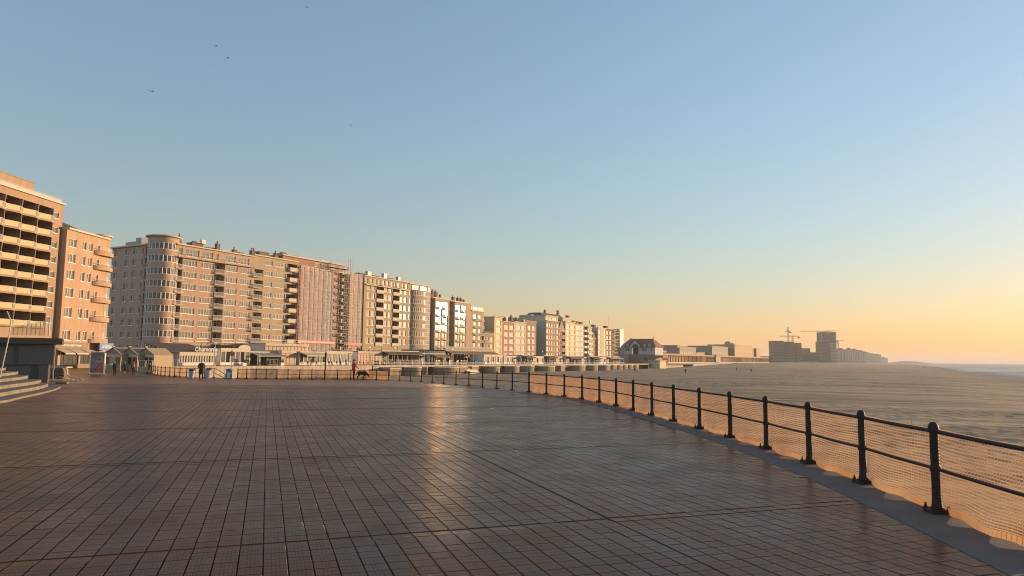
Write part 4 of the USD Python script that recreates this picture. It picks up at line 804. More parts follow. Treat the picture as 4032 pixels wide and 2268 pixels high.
b7, q7, _, w7 = block('apartment_building', 'narrow apartment building with white roof-terrace screens and square windows', z4(563), z4(745), 19.8, M_beige, [(z4(598), z4(637), 1), (z4(668), z4(703), 1)], rowsk(19.8, 6), balc=[(z4(605), z4(668)), (z4(672), z4(735))], bal='bars')
p7 = MB(); p7.box(.2, w7 - .1, .2, 8, 20.17, 21.6); p7.build(b7, 'penthouse', M_white)
for a, c in ((1.5, 4.6), (5.4, 8.2)): window(b7, a, c, 20.4, 21.4, y=.12, n=2, pm=M_pane_lit)
# dark-sided block with a narrow yellow bay and an ornate low house before it
t0, t1 = T(z4(746), 0), T(z4(1006), 0)
b8 = seafront('apartment_building', 'grey-sided building with a narrow yellow window bay on its right', t=t0); w8 = t1 - t0; y8 = T(z4(893), 0) - t0
shell(b8, y8, G, 18.3, 4, M_greyr, [], y0=6.0, cornice=.1); m = MB(); rows = rowsk(18.0, 6, 2.9, 2.0, .8); hs = [(y8 + 1.8, w8 - 1.4, c, d) for c, d in rows]; wall_slab(m, y8, w8, G, 18.4, hs); m.quad((y8, 10, G), (y8, 0, G), (y8, 0, 18.4), (y8, 10, 18.4)); m.quad((w8, 0, G), (w8, 10, G), (w8, 10, 18.4), (w8, 0, 18.4)); m.build(b8, 'bay_wall', M_yel)
MB().box(y8 - .3, w8 + .3, -.5, 10, 18.404, 18.75).build(b8, 'roof_edge', M_cream)
for hh in hs: window(b8, *hh, n=3, pm=M_pane_lit)
chimneys(b8, [(y8 - 2.5, 6.5, 2.6, 1.5, 1.3, 'b')], 18.5)
t0b, t1b = T(z4(745), .5), T(z4(888), .5); wh_ = t1b - t0b; lh = seafront('town_house', 'low ornate dark town house squeezed between two taller blocks', 'house', t=t0b, s=.5)
rows = [(2.4, 4.4), (5.3, 7.3), (8.3, 10.1)]; hs = [(a, a + .9, c, d) for c, d in rows for a in (.5, 1.7, 2.9, 4.1)] + [(wh_ - 2.6, wh_ - .6, c, d) for c, d in rows]
shell(lh, wh_, G, 11.2, 5.4, M_brown, hs, cornice=.35)
for hh in hs: window(lh, *hh, n=2 if hh[1] - hh[0] > 1.5 else 1, pm=M_pane_dark if hh[1] - hh[0] < 1.5 else M_pane_lit)
cr = MB()
for x in np.arange(.2, wh_, .9): cr.lathe([(.14, 0), (.2, .25), (.05, .7), (.01, .9)], x, .1, 6, 11.56)
cr.build(lh, 'roof_finials', M_stone)
for c, d in rows: balcony(lh, .3, 5.3, c - .3, 0, -.6, 'bars', M_conc, M_dark)
# reddish, beige and brown trio
b9, q9, _, w9 = block('apartment_building', 'red-brown banded apartment building with wide white-framed windows', z4(1008), z4(1176), 16.9, M_redb, [(z4(1035), z4(1092), 4), (z4(1112), z4(1168), 4)], rowsk(16.9, 5, 2.95, 1.75), pm=M_pane_lit, ch=[(1.0, 3, 2.4, 2, 1.7, 'b'), (5, 4, 4, 3, 2.1, 'b')])
m = MB().box(9, 12, 3, 7, 17.3, 19.3); m.build(b9, 'roof_hut', M_white)
bb, q9b, _, w9b = block('apartment_building', 'beige apartment building with a stepped gable between two redder ones', z4(1176.5), z4(1342), 17.3, M_pale, [(z4(1208), z4(1268), 3), (z4(1285), z4(1330), 2)], rowsk(17.2, 5, 2.95, 1.7), pm=M_pane_lit, ch=[(1.2, 2, 1.5, 1, 2.0, 'p'), (8, 3, 1.2, 1, 1.9, 'b')])
m = MB().profile([(0.02, 17.6), (.6, 17.6), (.6, 18.9), (.02, 18.9)], 9.0, w9b - .4); m.build(bb, 'stepped_gable', M_pale)
block('apartment_building', 'brown apartment building with two columns of bright white windows', z4(1342.5), z4(1492), 18.2, M_brown, [(z4(1372), z4(1415), 2), (z4(1435), z4(1475), 2)], rowsk(17.6, 5, 2.95, 1.9), pm=M_pane_lit, cm=M_pale)
# tall brown block with a grey flank facing the camera
z5_ = lambda x: 2100 + x / 4.14
t0, t1 = T(z5_(210), 2.0), T(z5_(420), 2.0)
b10 = seafront('apartment_building', 'brown brick apartment building with a blank grey flank and cream top storey', t=t0, s=2.0); w10 = t1 - t0; q = lambda x: T(z5_(x), 2.0) - t0
rows = rowsk(18.6, 6, 2.75, 1.7, .5); hs = [(q(a), q(c), e, f) for e, f in rows for a, c in ((215, 252), (258, 280), (295, 322), (342, 358), (380, 412))]
m = MB(); wall_slab(m, 0, w10, G, 19.2, hs); m.quad((w10, 0, G), (w10, 16, G), (w10, 16, 19.2), (w10, 0, 19.2)); m.build(b10, 'wall', M_brown)
m = MB(); m.quad((0, 16, G), (0, 0, G), (0, 0, 19.2), (0, 16, 19.2)); m.build(b10, 'flank_wall', M_greyr)
for hh in hs: window(b10, *hh, n=2 if hh[1] - hh[0] > 3 else 1, pm=M_pane_lit, transom=.6)
MB().box(-.1, w10 + .3, -.6, 16, 19.204, 19.5).build(b10, 'terrace_edge', M_pale); m = MB(); wall_slab(m, 0, w10 - .4, 19.5, 21.6, [(1, 3, 19.8, 21), (4, 6.4, 19.8, 21), (8, 12, 19.8, 21)], .4, .6); m.quad((0, 14, 19.5), (0, .4, 19.5), (0, .4, 21.6), (0, 14, 21.6)); m.build(b10, 'top_storey', M_pale)
MB().box(-.3, w10 - .2, 0, 14, 21.604, 21.9).build(b10, 'roof_edge', M_cream)
for a, c in ((1, 3), (4, 6.4), (8, 12)): window(b10, a, c, 19.8, 21, y=.52, n=2)
rear = thing('apartment_building', 'grey flat-roofed block rising behind the brown one with the blank flank', 'building', FP(T(z5_(-60), -14) , -14), ROTF, zworld=True)
wr_ = T(z5_(190), -14) - T(z5_(-60), -14); shell(rear, wr_, G, 21.5, 12, M_greyr, [(a, a + 1.6, 19.6, 20.8) for a in np.arange(1, wr_ - 2, 4)], cornice=.3)
for a in np.arange(1, wr_ - 2, 4): window(rear, a, a + 1.6, 19.6, 20.8, n=1)
m = MB().box(wr_ * .35, wr_ * .8, 2, 9, 21.9, 23.6); m.build(rear, 'penthouse', plain('blue_grey_cladding', (.3, .33, .36), .6)); m = MB()
for x in (wr_ * .4, wr_ * .6, wr_ * .95): m.bar((x, 3, 21.9), (x, 3, 25.2), .08)
m.build(rear, 'aerial', M_dark)
# ornate narrow house
t0, t1 = T(z5_(421), 1), T(z5_(524), 1); oh = seafront('town_house', 'narrow ornate town house with arched loggias and dark slate gable, among the taller far blocks', 'house', t=t0, s=1.0); w = t1 - t0
hs = [(.5, 1.7, c, c + 1.8) for c in (3, 6, 9.2, 12.4)] + [(2.1, w - .4, c, c + 2.2, 1.2) for c in (3, 6, 9.2, 12.4)]
shell(oh, w, G, 15.4, 10, M_redb, hs)
for x in hs:
    if len(x) == 5: recess(oh, x[0], x[1], x[2], x[3], 1.2, M_brown); balcony(oh, x[0] - .1, x[1] + .1, x[2], .2, -.7, 'bars', M_stone, M_white)
    else: window(oh, *x[:4], n=1, pm=M_pane_lit)
MB().add([(0, .3, 15.8), (w, .3, 15.8), (w, 10, 15.8), (0, 10, 15.8), (w / 2, .3, 20.5), (w / 2, 10, 20.5)], [(0, 1, 4, 4), (1, 2, 5, 4), (2, 3, 5, 5), (3, 0, 4, 5)]).build(oh, 'gable_roof', M_slate)
chimneys(oh, [(.4, 3, .9, .9, 4.6, 'p'), (w - 1.5, 3, .9, .9, 4.2, 'p')], 16)
b12, q12, _, w12 = block('apartment_building', 'golden modern apartment building with three glazed vertical bays', z5_(525), z5_(688), 19.9, M_yel, [(z5_(532), z5_(594), 3), (z5_(612), z5_(672), 4)], rowsk(19.4, 6, 2.75, 2.2, .6), pm=M_pane_lit, s=1.0)
m = MB().box(0, w12 * .7, 1.5, 10, 20.3, 22.3); m.build(b12, 'penthouse', M_pale); chimneys(b12, [(w12 * .6, 2, 2, 1.5, 1.2, 'b')], 22.3)
rear2 = thing('apartment_building', 'dark mansard-roofed block standing behind the golden modern one', 'building', FP(T(z5_(165), -12), -12), ROTF, zworld=True); wr2 = T(z5_(530), -12) - T(z5_(165), -12)
shell(rear2, wr2, G, 22.2, 12, M_brown, []); MB().add([(0, 0, 22.57), (wr2, 0, 22.57), (wr2, 12, 22.57), (0, 12, 22.57), (2, 3, 25.2), (wr2 - 2, 3, 25.2), (wr2 - 2, 9, 25.2), (2, 9, 25.2)], [(0, 1, 5, 4), (1, 2, 6, 5), (2, 3, 7, 6), (3, 0, 4, 7), (4, 5, 6, 7)]).build(rear2, 'mansard_roof', M_slate)
chimneys(rear2, [(wr2 * .45, 5, 1.0, 1, 2.0, 'p'), (wr2 * .88, 3, 1.2, 1, 2.6, 'b')], 25.0)
b13, *_ = block('apartment_building', 'cream apartment building with full-width balconies down its right side', z5_(689), z5_(888), 19.4, M_pale, [(z5_(694), z5_(764), 3), (z5_(772), z5_(818), 2)], rowsk(19.2, 6, 2.8, 1.9, .6), pm=M_pane_lit, logs=[(z5_(828), z5_(884))], s=1.0, bal='solid', bm=M_white, ch=[(4, 3, 2, 1, 1.6, 'b'), (9, 3, 2, 1, 1.5, 'b'), (14, 3, 3, 2, 1.4, 'b')])
b14, *_ = block('apartment_building', 'pale apartment building with rounded lit balconies, before the dark gabled house', z5_(888.5), z5_(952), 18.6, M_pale, [(z5_(893), z5_(918), 1)], rowsk(18.2, 6, 2.8, 2.0, .6), pm=M_pane_lit, balc=[(z5_(890), z5_(948))], s=1.5, bal='solid', bm=M_white)
t0, t1 = T(z5_(952.5), 0), T(z5_(1052), 0); gh = seafront('town_house', 'dark old town house with steep gables and tall windows in the far row', 'house', t=t0); w = t1 - t0
hs = [(a, a + 1.3, c, c + 2.3) for c in (2.6, 6, 9.4) for a in (.8, 2.8, 4.8, 6.8, 8.8) if a < w - 1.5]; shell(gh, w, G, 13.0, 10, M_redb, hs)
for x in hs: window(gh, *x, n=1, pm=M_pane_dark if rnd.random() < .6 else M_pane_lit)
MB().add([(0, 0, 13.4), (w, 0, 13.4), (w, 10, 13.4), (0, 10, 13.4), (0, 5, 18.8), (w, 5, 18.8)], [(0, 1, 5, 4), (2, 3, 4, 5), (1, 2, 5, 5), (3, 0, 4, 4)]).build(gh, 'pitched_roof', M_slate)
for a in (1.0, w - 4.2): MB().add([(a, -.1, 13.4), (a + 3.2, -.1, 13.4), (a + 1.6, -.1, 17.0), (a + 1.6, 4, 17.0), (a, 1.2, 13.4), (a + 3.2, 1.2, 13.4)], [(0, 1, 2, 2), (1, 5, 3, 2), (4, 0, 2, 3)]).build(gh, 'gable', M_brown)
m = MB()
for x, hh in ((1.5, 4.0), (2.2, 5.2), (2.7, 4.8)): m.bar((x, 2, 18), (x, 2, 18 + hh), .12)
m.bar((1.9, 2, 22), (3.0, 2, 22), .5, 1.2); m.build(gh, 'aerial', M_dark)
b15, *_ = block('apartment_building', 'tall pale building with white window bays and a beige stair strip in the far row', z5_(1052.5), z5_(1182), 18.8, M_pale, [(z5_(1058), z5_(1098), 2), (z5_(1150), z5_(1176), 1)], rowsk(18.3, 6, 2.8, 2.0, .6), pm=M_pane_lit, s=1.0, cm=M_white, ch=[(2, 3, 3, 2, 1.4, 'b')])
b16, *_ = block('apartment_building', 'dark brick building with a lit column of white bay windows, beside the far scaffold', z5_(1182.5), z5_(1282), 18.9, M_brickd, [(z5_(1190), z5_(1222), 2), (z5_(1240), z5_(1272), 2)], rowsk(18.3, 6, 2.8, 2.1, .6), pm=M_pane_lit, s=.5, ch=[(6, 2, 2.5, 2, 1.4, 'b')])
m = MB().bar((9, 2, 19), (9, 2, 26.5), .14); m.build(b16, 'aerial', M_dark)
t0, t1 = T(z5_(1283), 0), T(z5_(1426), 0); b17 = seafront('apartment_building', 'end block of the row, dark scaffolded front and a blue-grey wrapped flank', t=t0); w = t1 - t0; ws_ = T(z5_(1366), 0) - t0
shell(b17, w, G, 18.6, 12, M_brickd, [(a, a + 1.4, c, c + 1.6) for c in (3, 6, 9, 12, 15) for a in (1.2, 4.0, 7.0)])
for c in (3, 6, 9, 12, 15):
    for a in (1.2, 4.0, 7.0): window(b17, a, a + 1.4, c, c + 1.6, n=1, pm=M_pane_dark)
m = MB()
for x in np.linspace(.3, ws_ - .3, 6): m.bar((x, -1.2, G), (x, -1.2, 19.5), .1)
for z in np.arange(1.5, 19, 2): m.bar((.3, -1.2, z), (ws_ - .3, -1.2, z), .1); m.box(.3, ws_ - .3, -1.1, -.1, z, z + .08)
m.build(b17, 'scaffold', M_tubes)
MB().box(ws_, w + .2, -1.6, 11, G, 19.6).build(b17, 'wrapped_flank', plain('blue_grey_sheet', (.23, .27, .31), .6, var=.12, scale=.8))
# ================================================================ far end of the sea front
def far_thing(name, label, cat, x, y, rot, z=G): return thing(name, label, cat, (x, y, z), rot, zworld=True)
M_whall = stucco('white_roughcast', (.40, .41, .40), var=.06); M_arc = stucco('gallery_stone', (.36, .23, .135), var=.08); M_hotelg = stucco('far_hotel_stone', (.24, .205, .165), var=.08)
# hall with the red hipped roof: front towards the camera
hp = at_depth(2445, 1420, 433); ROT_H = ROTF - PI / 2
hl = far_thing('seaside_hall', 'white seaside hall with a big dark red hipped roof and arched gable', 'hall', hp[0], hp[1], ROT_H); Wd, Dp = 21.5, 17.0
hs = [(a, a + 1.1, 7.0, 8.6) for a in (3.0, 4.5, 13.6, 15.2, 18.6)]
m = MB(); wall_slab(m, 0, Wd, 4.9, 9.3, hs + [(7.2, 11.2, 4.95, 9.3)]); m.quad((Wd, 0, 4.9), (Wd, Dp, 4.9), (Wd, Dp, 9.3), (Wd, 0, 9.3)); m.quad((0, Dp, 4.9), (0, 0, 4.9), (0, 0, 9.3), (0, Dp, 9.3)); m.build(hl, 'upper_wall', M_whall)
for x in hs: window(hl, *x, n=1, pm=M_pane_dark, fm=M_grey)
g = MB(); prof = [(5.2, 9.3), (9.2, 14.1), (13.2, 9.3)]
arch = [(9.2 + 2.0 * math.cos(a), 9.3 + 1.9 * math.sin(a)) for a in np.linspace(PI, 0, 11)]
gm = trimesh.creation.extrude_polygon(Polygon([(4.6, 8.6), (9.2, 13.6), (13.8, 8.6), (13.8, 8.5), (11.2, 8.5)] + arch[::-1] + [(7.2, 8.5), (4.6, 8.5)]).buffer(0), .3, engine='earcut'); v = np.array(gm.vertices); g.add(np.stack([v[:, 0], -.35 + v[:, 2], v[:, 1]], 1), gm.faces); g.build(hl, 'gable', M_whall)
m = MB(); m.quad((7.2, 1.2, G), (11.2, 1.2, G), (11.2, 1.2, 11.3), (7.2, 1.2, 11.3)); m.build(hl, 'porch_wall', M_brown); window(hl, 7.8, 10.6, 3.5, 8.4, y=1.1, n=3, pm=M_pane_dark, fm=M_wood, sill=False, name='arched_window')
rf = MB(); e = .8; rf.add([(-e, -e, 9.3), (Wd + e, -e, 9.3), (Wd + e, Dp + e, 9.3), (-e, Dp + e, 9.3), (3.6, Dp * .42, 14.6), (Wd - 3.6, Dp * .42, 14.6), (Wd - 3.6, Dp * .58, 14.6), (3.6, Dp * .58, 14.6)], [(0, 1, 5, 4), (1, 2, 6, 5), (2, 3, 7, 6), (3, 0, 4, 7), (4, 5, 6, 7), (0, 3, 2, 1)])
rf.add([(4.4, -.4, 8.75), (9.2, -.4, 14.2), (9.2, 7, 14.2), (4.4, 2, 9.3), (14.0, -.4, 8.75), (14.0, 2, 9.3)], [(0, 1, 2, 3), (1, 4, 5, 2)]); rp = rf.build(hl, 'roof', M_tileroof)
for x in (3.6, Wd - 3.6): MB().lathe([(.25, 0), (.3, .4), (.12, .7), (.18, 1.0), (.02, 1.7)], x, Dp * .5, 8, 14.6).build(rp, 'finial', M_brown)
for x in (1.0, 3.6, 14.2, 17.2): f = MB().box(x, x + 1.3, .1, 1.6, 9.9, 11.0); f.build(rp, 'dormer', M_whall)
m = MB(); hs = [(1.0, 2.6, .3, 3.2), (4.2, 5.6, -.2, 3.0), (14.6, 17.0, .8, 3.6), (18.0, 19.4, -.2, 2.6)]; wall_slab(m, -.3, Wd + .3, G, 4.9, hs, -.6, 0); m.box(-.3, Wd + .3, -.6, 0, 4.903, 5.0); m.quad((Wd + .3, -.6, G), (Wd + .3, Dp, G), (Wd + .3, Dp, 4.9), (Wd + .3, -.6, 4.9)); m.build(hl, 'lower_wall', M_brown)
for x in hs: window(hl, *x, y=-.4, n=2, pm=M_pane)
m = MB(); m.box(-.5, 5.8, -3.4, -.65, G, 4.6); m.box(-.7, 6.0, -3.6, -.64, 4.603, 4.9); m.build(hl, 'side_pavilion', stucco('pink_render', (.45, .27, .18)))
m = MB(); m.box(Wd + .32, Wd + 5.5, -2.0, 8.0, 3.1, 4.4)
for y in np.arange(-1.6, 8, 1.9): m.box(Wd + 5.0, Wd + 5.4, y, y + .4, G, 3.097)
m.build(hl, 'side_loggia', M_brown)
# galleries: a long colonnade
ga0, ga1 = 373.0, 0
def gallery(name, label, t0, t1, n, s=0.0, ht=5.2):
    g = seafront(name, label, 'colonnade', t=t0, s=s); L = t1 - t0; st = L / n
    MB().box(0, L, 0, 7, ht, ht + .9).build(g, 'roof_slab', M_arc); MB().box(-.1, L + .1, -.3, 7.2, ht + .902, ht + 1.15).build(g, 'parapet', M_arc); MB().box(0, L, 5.5, 5.9, G, ht - .003).build(g, 'rear_wall', M_arc)
    MB().box(0, L, -.6, 5.4, G, G + .5).build(g, 'plinth', M_stone)
    for i in range(n + 1):
        x = min(i * st, L - .7); m = MB(); m.box(x, x + .62, .1, .75, G + .503, ht - .3); m.box(x - .12, x + .74, .0, .85, ht - .297, ht - .003); m.build(g, 'column', M_arc)
    return g
gallery('colonnade', 'long arcaded stone gallery of narrow columns behind the beach, nearer stretch', 373, 545, 40)
pv = seafront('gallery_pavilion', 'dark stone pavilion breaking the long beach gallery', 'pavilion', t=545.5); m = MB(); m.box(0, 18, -1, 8, G, 5.6); m.box(-.3, 18.3, -1.4, 8.2, 5.603, 6.9); m.build(pv, 'wall', M_hotelg)
for x in (2, 7, 12): window(pv, x, x + 3, .6, 4.6, y=-1.1, n=2, pm=M_pane_dark)
gallery('colonnade', 'long arcaded stone gallery of narrow columns, farther stretch before the grand hotel', 564.5, 860, 56)
# grand hotel behind the galleries
th = seafront('grand_hotel', 'low grand grey hotel with stepped pavilions rising behind the gallery', 'hotel', t=385, s=-30)
def mass(x0, x1, y0, y1, z0, z1, m=None, nm='wing', win=None):
    MB().box(x0, x1, y0, y1, z0, z1).build(th, nm, m or M_hotelg); MB().box(x0 - .3, x1 + .3, y0 - .5, y1 + .3, z1 + .003, z1 + .6).build(th, 'cornice', M_arc)
    if win:
        for z in win[1]:
            for x in np.arange(x0 + 2, x1 - 3, win[0]): window(th, x, x + 2.2, z, z + 2.2, y=y0 - .05, n=1, pm=M_pane, sill=False)
t385 = lambda px: T(px, -30, 1400) - 385
mass(t385(2676), t385(2728), 0, 26, G, 12.5, win=(7, (7.5,))); mass(t385(2684), t385(2722), 4, 22, 13.1, 15.0); mass(t385(2729), t385(2764), 6, 26, G, 14.2); mass(t385(2765), t385(2803), 6, 22, G, 9.5, win=(6, (6.2,)))
mass(t385(2804), t385(2872), 0, 30, G, 17.0, win=(9, (9,))); mass(t385(2873), t385(2944), -6, 26, G, 20.5, M_arc, win=(9, (7.5, 12.5))); mass(t385(2945), t385(2969), 0, 22, G, 18.5); mass(t385(2970), t385(2986), -3, 20, G, 18.8, M_arc)
x0 = t385(2893); MB().lathe([(4, 21.1), (4, 23), (3.2, 24.6), (1.5, 25.6), (.1, 25.8)], x0, 8, 16).build(th, 'dome', M_hotelg, smooth=40); MB().box(x0 + 9, x0 + 30, 3, 14, 21.1, 23.6).build(th, 'attic', M_arc)
m = seafront('kiosk_roof', 'small flat-roofed lookout with overhanging canopy, just right of the red-roofed hall', 'pavilion', t=420, s=-16); q = MB(); q.box(0, 17, 0, 6, G, 7.5); q.build(m, 'wall', M_pale); MB().box(-6, 22, -1.5, 7, 7.503, 9.0).build(m, 'canopy', M_arc)
# towers under construction and cranes
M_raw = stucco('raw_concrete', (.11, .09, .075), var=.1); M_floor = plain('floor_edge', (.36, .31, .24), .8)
def tower(name, label, pxa, pxb, ytop, Y, nfl, slant=0, lit=None, cat='tower'):
    a, b = at_depth(pxa, 1420, Y), at_depth(pxb, 1420, Y); zt = at_depth((pxa + pxb) / 2, ytop, Y)[2]; w = np.linalg.norm(b - a)
    tw = far_thing(name, label, cat, a[0], a[1], 0); d = w * .8; p = (zt - G) / nfl
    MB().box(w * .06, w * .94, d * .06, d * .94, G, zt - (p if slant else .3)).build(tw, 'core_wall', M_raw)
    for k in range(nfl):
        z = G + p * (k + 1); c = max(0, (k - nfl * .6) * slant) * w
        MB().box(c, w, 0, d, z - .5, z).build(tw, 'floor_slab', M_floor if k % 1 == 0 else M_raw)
    for x in np.linspace(w * .1, w * .9, 5): MB().box(x - .5, x + .5, d * .01, d * .055, G, zt - p * 1.2).build(tw, 'pier', M_raw)
    return tw, w, d, zt
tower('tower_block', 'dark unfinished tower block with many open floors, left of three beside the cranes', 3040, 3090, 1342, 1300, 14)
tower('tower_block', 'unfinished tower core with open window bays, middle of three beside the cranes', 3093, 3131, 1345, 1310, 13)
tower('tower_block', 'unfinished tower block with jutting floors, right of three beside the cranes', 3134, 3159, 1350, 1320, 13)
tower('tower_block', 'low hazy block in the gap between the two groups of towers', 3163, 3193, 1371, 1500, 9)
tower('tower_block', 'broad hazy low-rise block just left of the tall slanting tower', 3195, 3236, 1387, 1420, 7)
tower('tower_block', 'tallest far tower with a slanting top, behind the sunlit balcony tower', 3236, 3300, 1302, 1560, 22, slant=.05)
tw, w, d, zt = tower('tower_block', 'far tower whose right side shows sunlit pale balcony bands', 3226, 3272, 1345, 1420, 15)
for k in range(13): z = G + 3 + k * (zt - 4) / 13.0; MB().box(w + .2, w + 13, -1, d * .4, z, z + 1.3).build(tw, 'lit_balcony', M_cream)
def crane(label, px, ybase, ytop, Y, jl, jr, yj):
    a = at_depth(px, ybase, Y); a[2] = G; zt = at_depth(px, ytop, Y)[2]; zj = at_depth(px, yj, Y)[2]; c = far_thing('tower_crane', label, 'crane', a[0], a[1], 0, z=a[2]); m = MB()
    for dx in (-1, 1):
        for dy in (-1, 1): m.bar((dx, dy, a[2]), (dx, dy, zt), .35)
    k = 0
    for z in np.arange(a[2], zj, 2.4): m.bar((-1 if k % 2 else 1, -1, z), (1 if k % 2 else -1, -1, z + 2.4), .25); k += 1
    m.build(c, 'mast', M_grey)
    for L, nm in ((jl, 'jib'), (jr, 'counter_jib')):
        x = (L - px) / FPX * Y; q = MB(); q.bar((0, 0, zj), (x, 0, zj + .6), .6); q.bar((0, 0, zj + 1.8), (x * .97, 0, zj + 1.6), .35)
        for f in np.linspace(.1, .95, 12): q.bar((x * f, 0, zj + .1), (x * (f + .04), 0, zj + 1.7), .25)
        if nm == 'jib': q.bar((0, 0, zt), (x * .6, 0, zj + 1.7), .2)
        else: q.box(x - 2, x + 2, -1, 1, zj - 2.6, zj - .3)
        q.build(c, nm, M_grey)
crane('tower crane with raised stub jib, highest over the three unfinished towers', 3104, 1345, 1287, 1330, 3092, 3112, 1306)
crane('tower crane with a long level jib, lower of two over the unfinished towers', 3121, 1345, 1322, 1340, 3070, 3146, 1326)
crane('tower crane with a very long left jib, beside the slanting tower', 3235, 1350, 1303, 1500, 3152, 3262, 1307)
crane('small tower crane peeking out right of the slanting tower', 3302, 1390, 1340, 1650, 3325, 3296, 1343)
# apartment blocks fading down the coast
fx = [(3302, 3336, 1376, 1700), (3338, 3360, 1374, 1800), (3362, 3380, 1377, 1950), (3382, 3408, 1383, 2100), (3410, 3432, 1390, 2400), (3434, 3446, 1394, 2700), (3448, 3470, 1396, 3000), (3472, 3496, 1408, 3400)]
desc = ['broad brown', 'cream vertical-striped', 'tan slender', 'pale ribbed', 'wide hazy', 'slim hazy', 'pale hazy stepped', 'faint low']
for i, (a, b, yt, Y) in enumerate(fx):
    p, q = at_depth(a, 1424, Y), at_depth(b, 1424, Y); zt = at_depth((a + b) / 2, yt, Y)[2]; w = np.linalg.norm(q - p); c = far_thing('apartment_building', f'{desc[i]} apartment block in the hazy row down the coast', 'building', p[0], p[1], 0)
    MB().box(0, w, 0, w, G - 3, zt).build(c, 'wall', [M_beige, M_pale, M_tan][i % 3])
    n = max(3, int(w / 9))
    for k in range(n): MB().box(w * (k + .2) / n, w * (k + .7) / n, -1.2, -.01, 3, zt - 2).build(c, 'balcony_column', M_cream)
    MB().box(w * .2, w * .6, w * .2, w * .6, zt + .01, zt + 3).build(c, 'roof_hut', M_raw)
low = [(2945, 3040, 1402, 1020, 'dark tree-fringed low building before the unfinished towers'), (3160, 3225, 1402, 1350, 'long low dark building at the foot of the far towers')]
for a, b, yt, Y, lab in low:
    p, q = at_depth(a, 1422, Y), at_depth(b, 1422, Y); zt = at_depth(a, yt, Y)[2]; w = np.linalg.norm(q - p); c = far_thing('low_building', lab, 'building', p[0], p[1], 0); MB().box(0, w, 0, 30, G - 3, zt).build(c, 'wall', M_raw); MB().box(w * .15, w * .4, 3, 20, zt + .01, zt + 4).build(c, 'roof_hut', M_raw)
for k, (a, b) in enumerate([(3083, 3124), (3164, 3200), (3203, 3222), (2850, 2873)]):
    Y = 900 - 60 * (k == 3); p = at_depth(a, 1428, Y); w = (b - a) / FPX * Y; c = far_thing('beach_cabin_row', ['long white beach hut below the unfinished towers', 'white beach hut right of the unfinished towers', 'short white beach hut below the slanting tower', 'cream beach hut before the gallery'][k], 'hut', p[0], p[1], 0, z=p[2] - 1.5); MB().box(0, w, 0, 4, p[2] - 1.5, p[2] + 1.2).build(c, 'wall', M_white); MB().box(-.3, w + .3, -.4, 4.3, p[2] + 1.203, p[2] + 1.5).build(c, 'roof', M_conc)
# dunes far out
gx, gy = np.meshgrid(np.linspace(-1, 1, 40), np.linspace(-1, 1, 20), indexing='ij'); c = at_depth(3575, 1428, 4200); hh = 15 * np.exp(-(gx / .62) ** 2 - (gy / .6) ** 2) * (.7 + .6 * meshkit.noise(np.stack([gx * 4, gy * 3, 0 * gx], -1), 2)) - 6
i, j = np.meshgrid(np.arange(39), np.arange(19), indexing='ij'); a = (i * 20 + j).ravel(); MB().add(np.stack([c[0] + gx * 110, c[1] + gy * 300, hh], -1).reshape(-1, 3), np.stack([a, a + 20, a + 21, a + 1], 1)).build(W, 'hills', plain('dune_grass', (.14, .13, .08), .9, scale=.02), kind='structure', smooth=True)
# ================================================================ bastions and pavilions along the dike
M_bast = stucco('bastion_concrete', (.23, .17, .11), var=.14, streak=.35)
def bastion(k, px, w, ext, label, round_=True):
    t = T(px, S_EDGE, 1460); c = seafront('dike_bastion', label, 'bastion', t=t, s=S_EDGE); zt = -.95 + .25 * ((k * 7) % 3) / 3
    if round_: pts = [(0, 0.2)] + [(w / 2 - w / 2 * math.cos(a), -ext * math.sin(a) ** .5) for a in np.linspace(.06, PI - .06, 13)] + [(w, .2)]
    else: pts = [(0, .2), (0, -ext), (w, -ext), (w, .2)]
    MB().poly(pts, -4.2, zt).build(c, 'wall', M_bast); MB().poly([(x * 1.02 - .01 * w, y * 1.03) for x, y in pts], zt + .002, zt + .18).build(c, 'coping', M_stone)
bs = [(1498, 7, 2.5, 0), (1585, 7, 3.2, 1), (1640, 3, 2.4, 1), (1706, 12, 4.2, 1), (1790, 7, 1.5, 0), (1838, 6, 1.5, 0), (1905, 9, 3.0, 1), (1985, 9, 3, 1), (2042, 9, 3.4, 1), (2118, 14, 3.2, 1), (2186, 6, 2.0, 0), (2246, 14, 3.2, 1), (2303, 12, 3.2, 1), (2352, 13, 3.2, 1), (2383, 12, 3, 1), (2408, 11, 3, 1), (2430, 11, 3, 1), (2452, 11, 3, 1), (2475, 11, 3, 1)]
blab = ['square sandy bastion of the dike beyond the man with the dog', 'rounded bastion of the dike beyond the dog, dark on its left', 'small round drum-shaped bastion of the dike', 'broad rounded bastion of the dike under the brown-striped awning', 'square dark niche bastion of the dike under the terrace panels', 'square pale bastion with stair beside it, mid dike', 'rounded dark bastion of the dike right of the stairs', 'rounded bastion of the dike below the grey-sided building', 'rounded bastion of the dike below the red-brown banded building', 'wide sunlit rounded bastion of the dike below the trio of buildings', 'small square bastion between two wide sunlit ones', 'wide sunlit rounded bastion below the blank grey flank', 'dark rounded bastion below the brown brick building', 'rounded bastion below the ornate narrow house', 'rounded bastion below the golden building', 'small far rounded bastion below the cream building', 'small far rounded bastion below the dark gabled house', 'far rounded bastion just before the red-roofed hall', 'last and farthest rounded bastion, below the red-roofed hall']
for k, (px, w, e, r_) in enumerate(bs): bastion(k, px, w * .62, e * 1.15, blab[k], bool(r_))
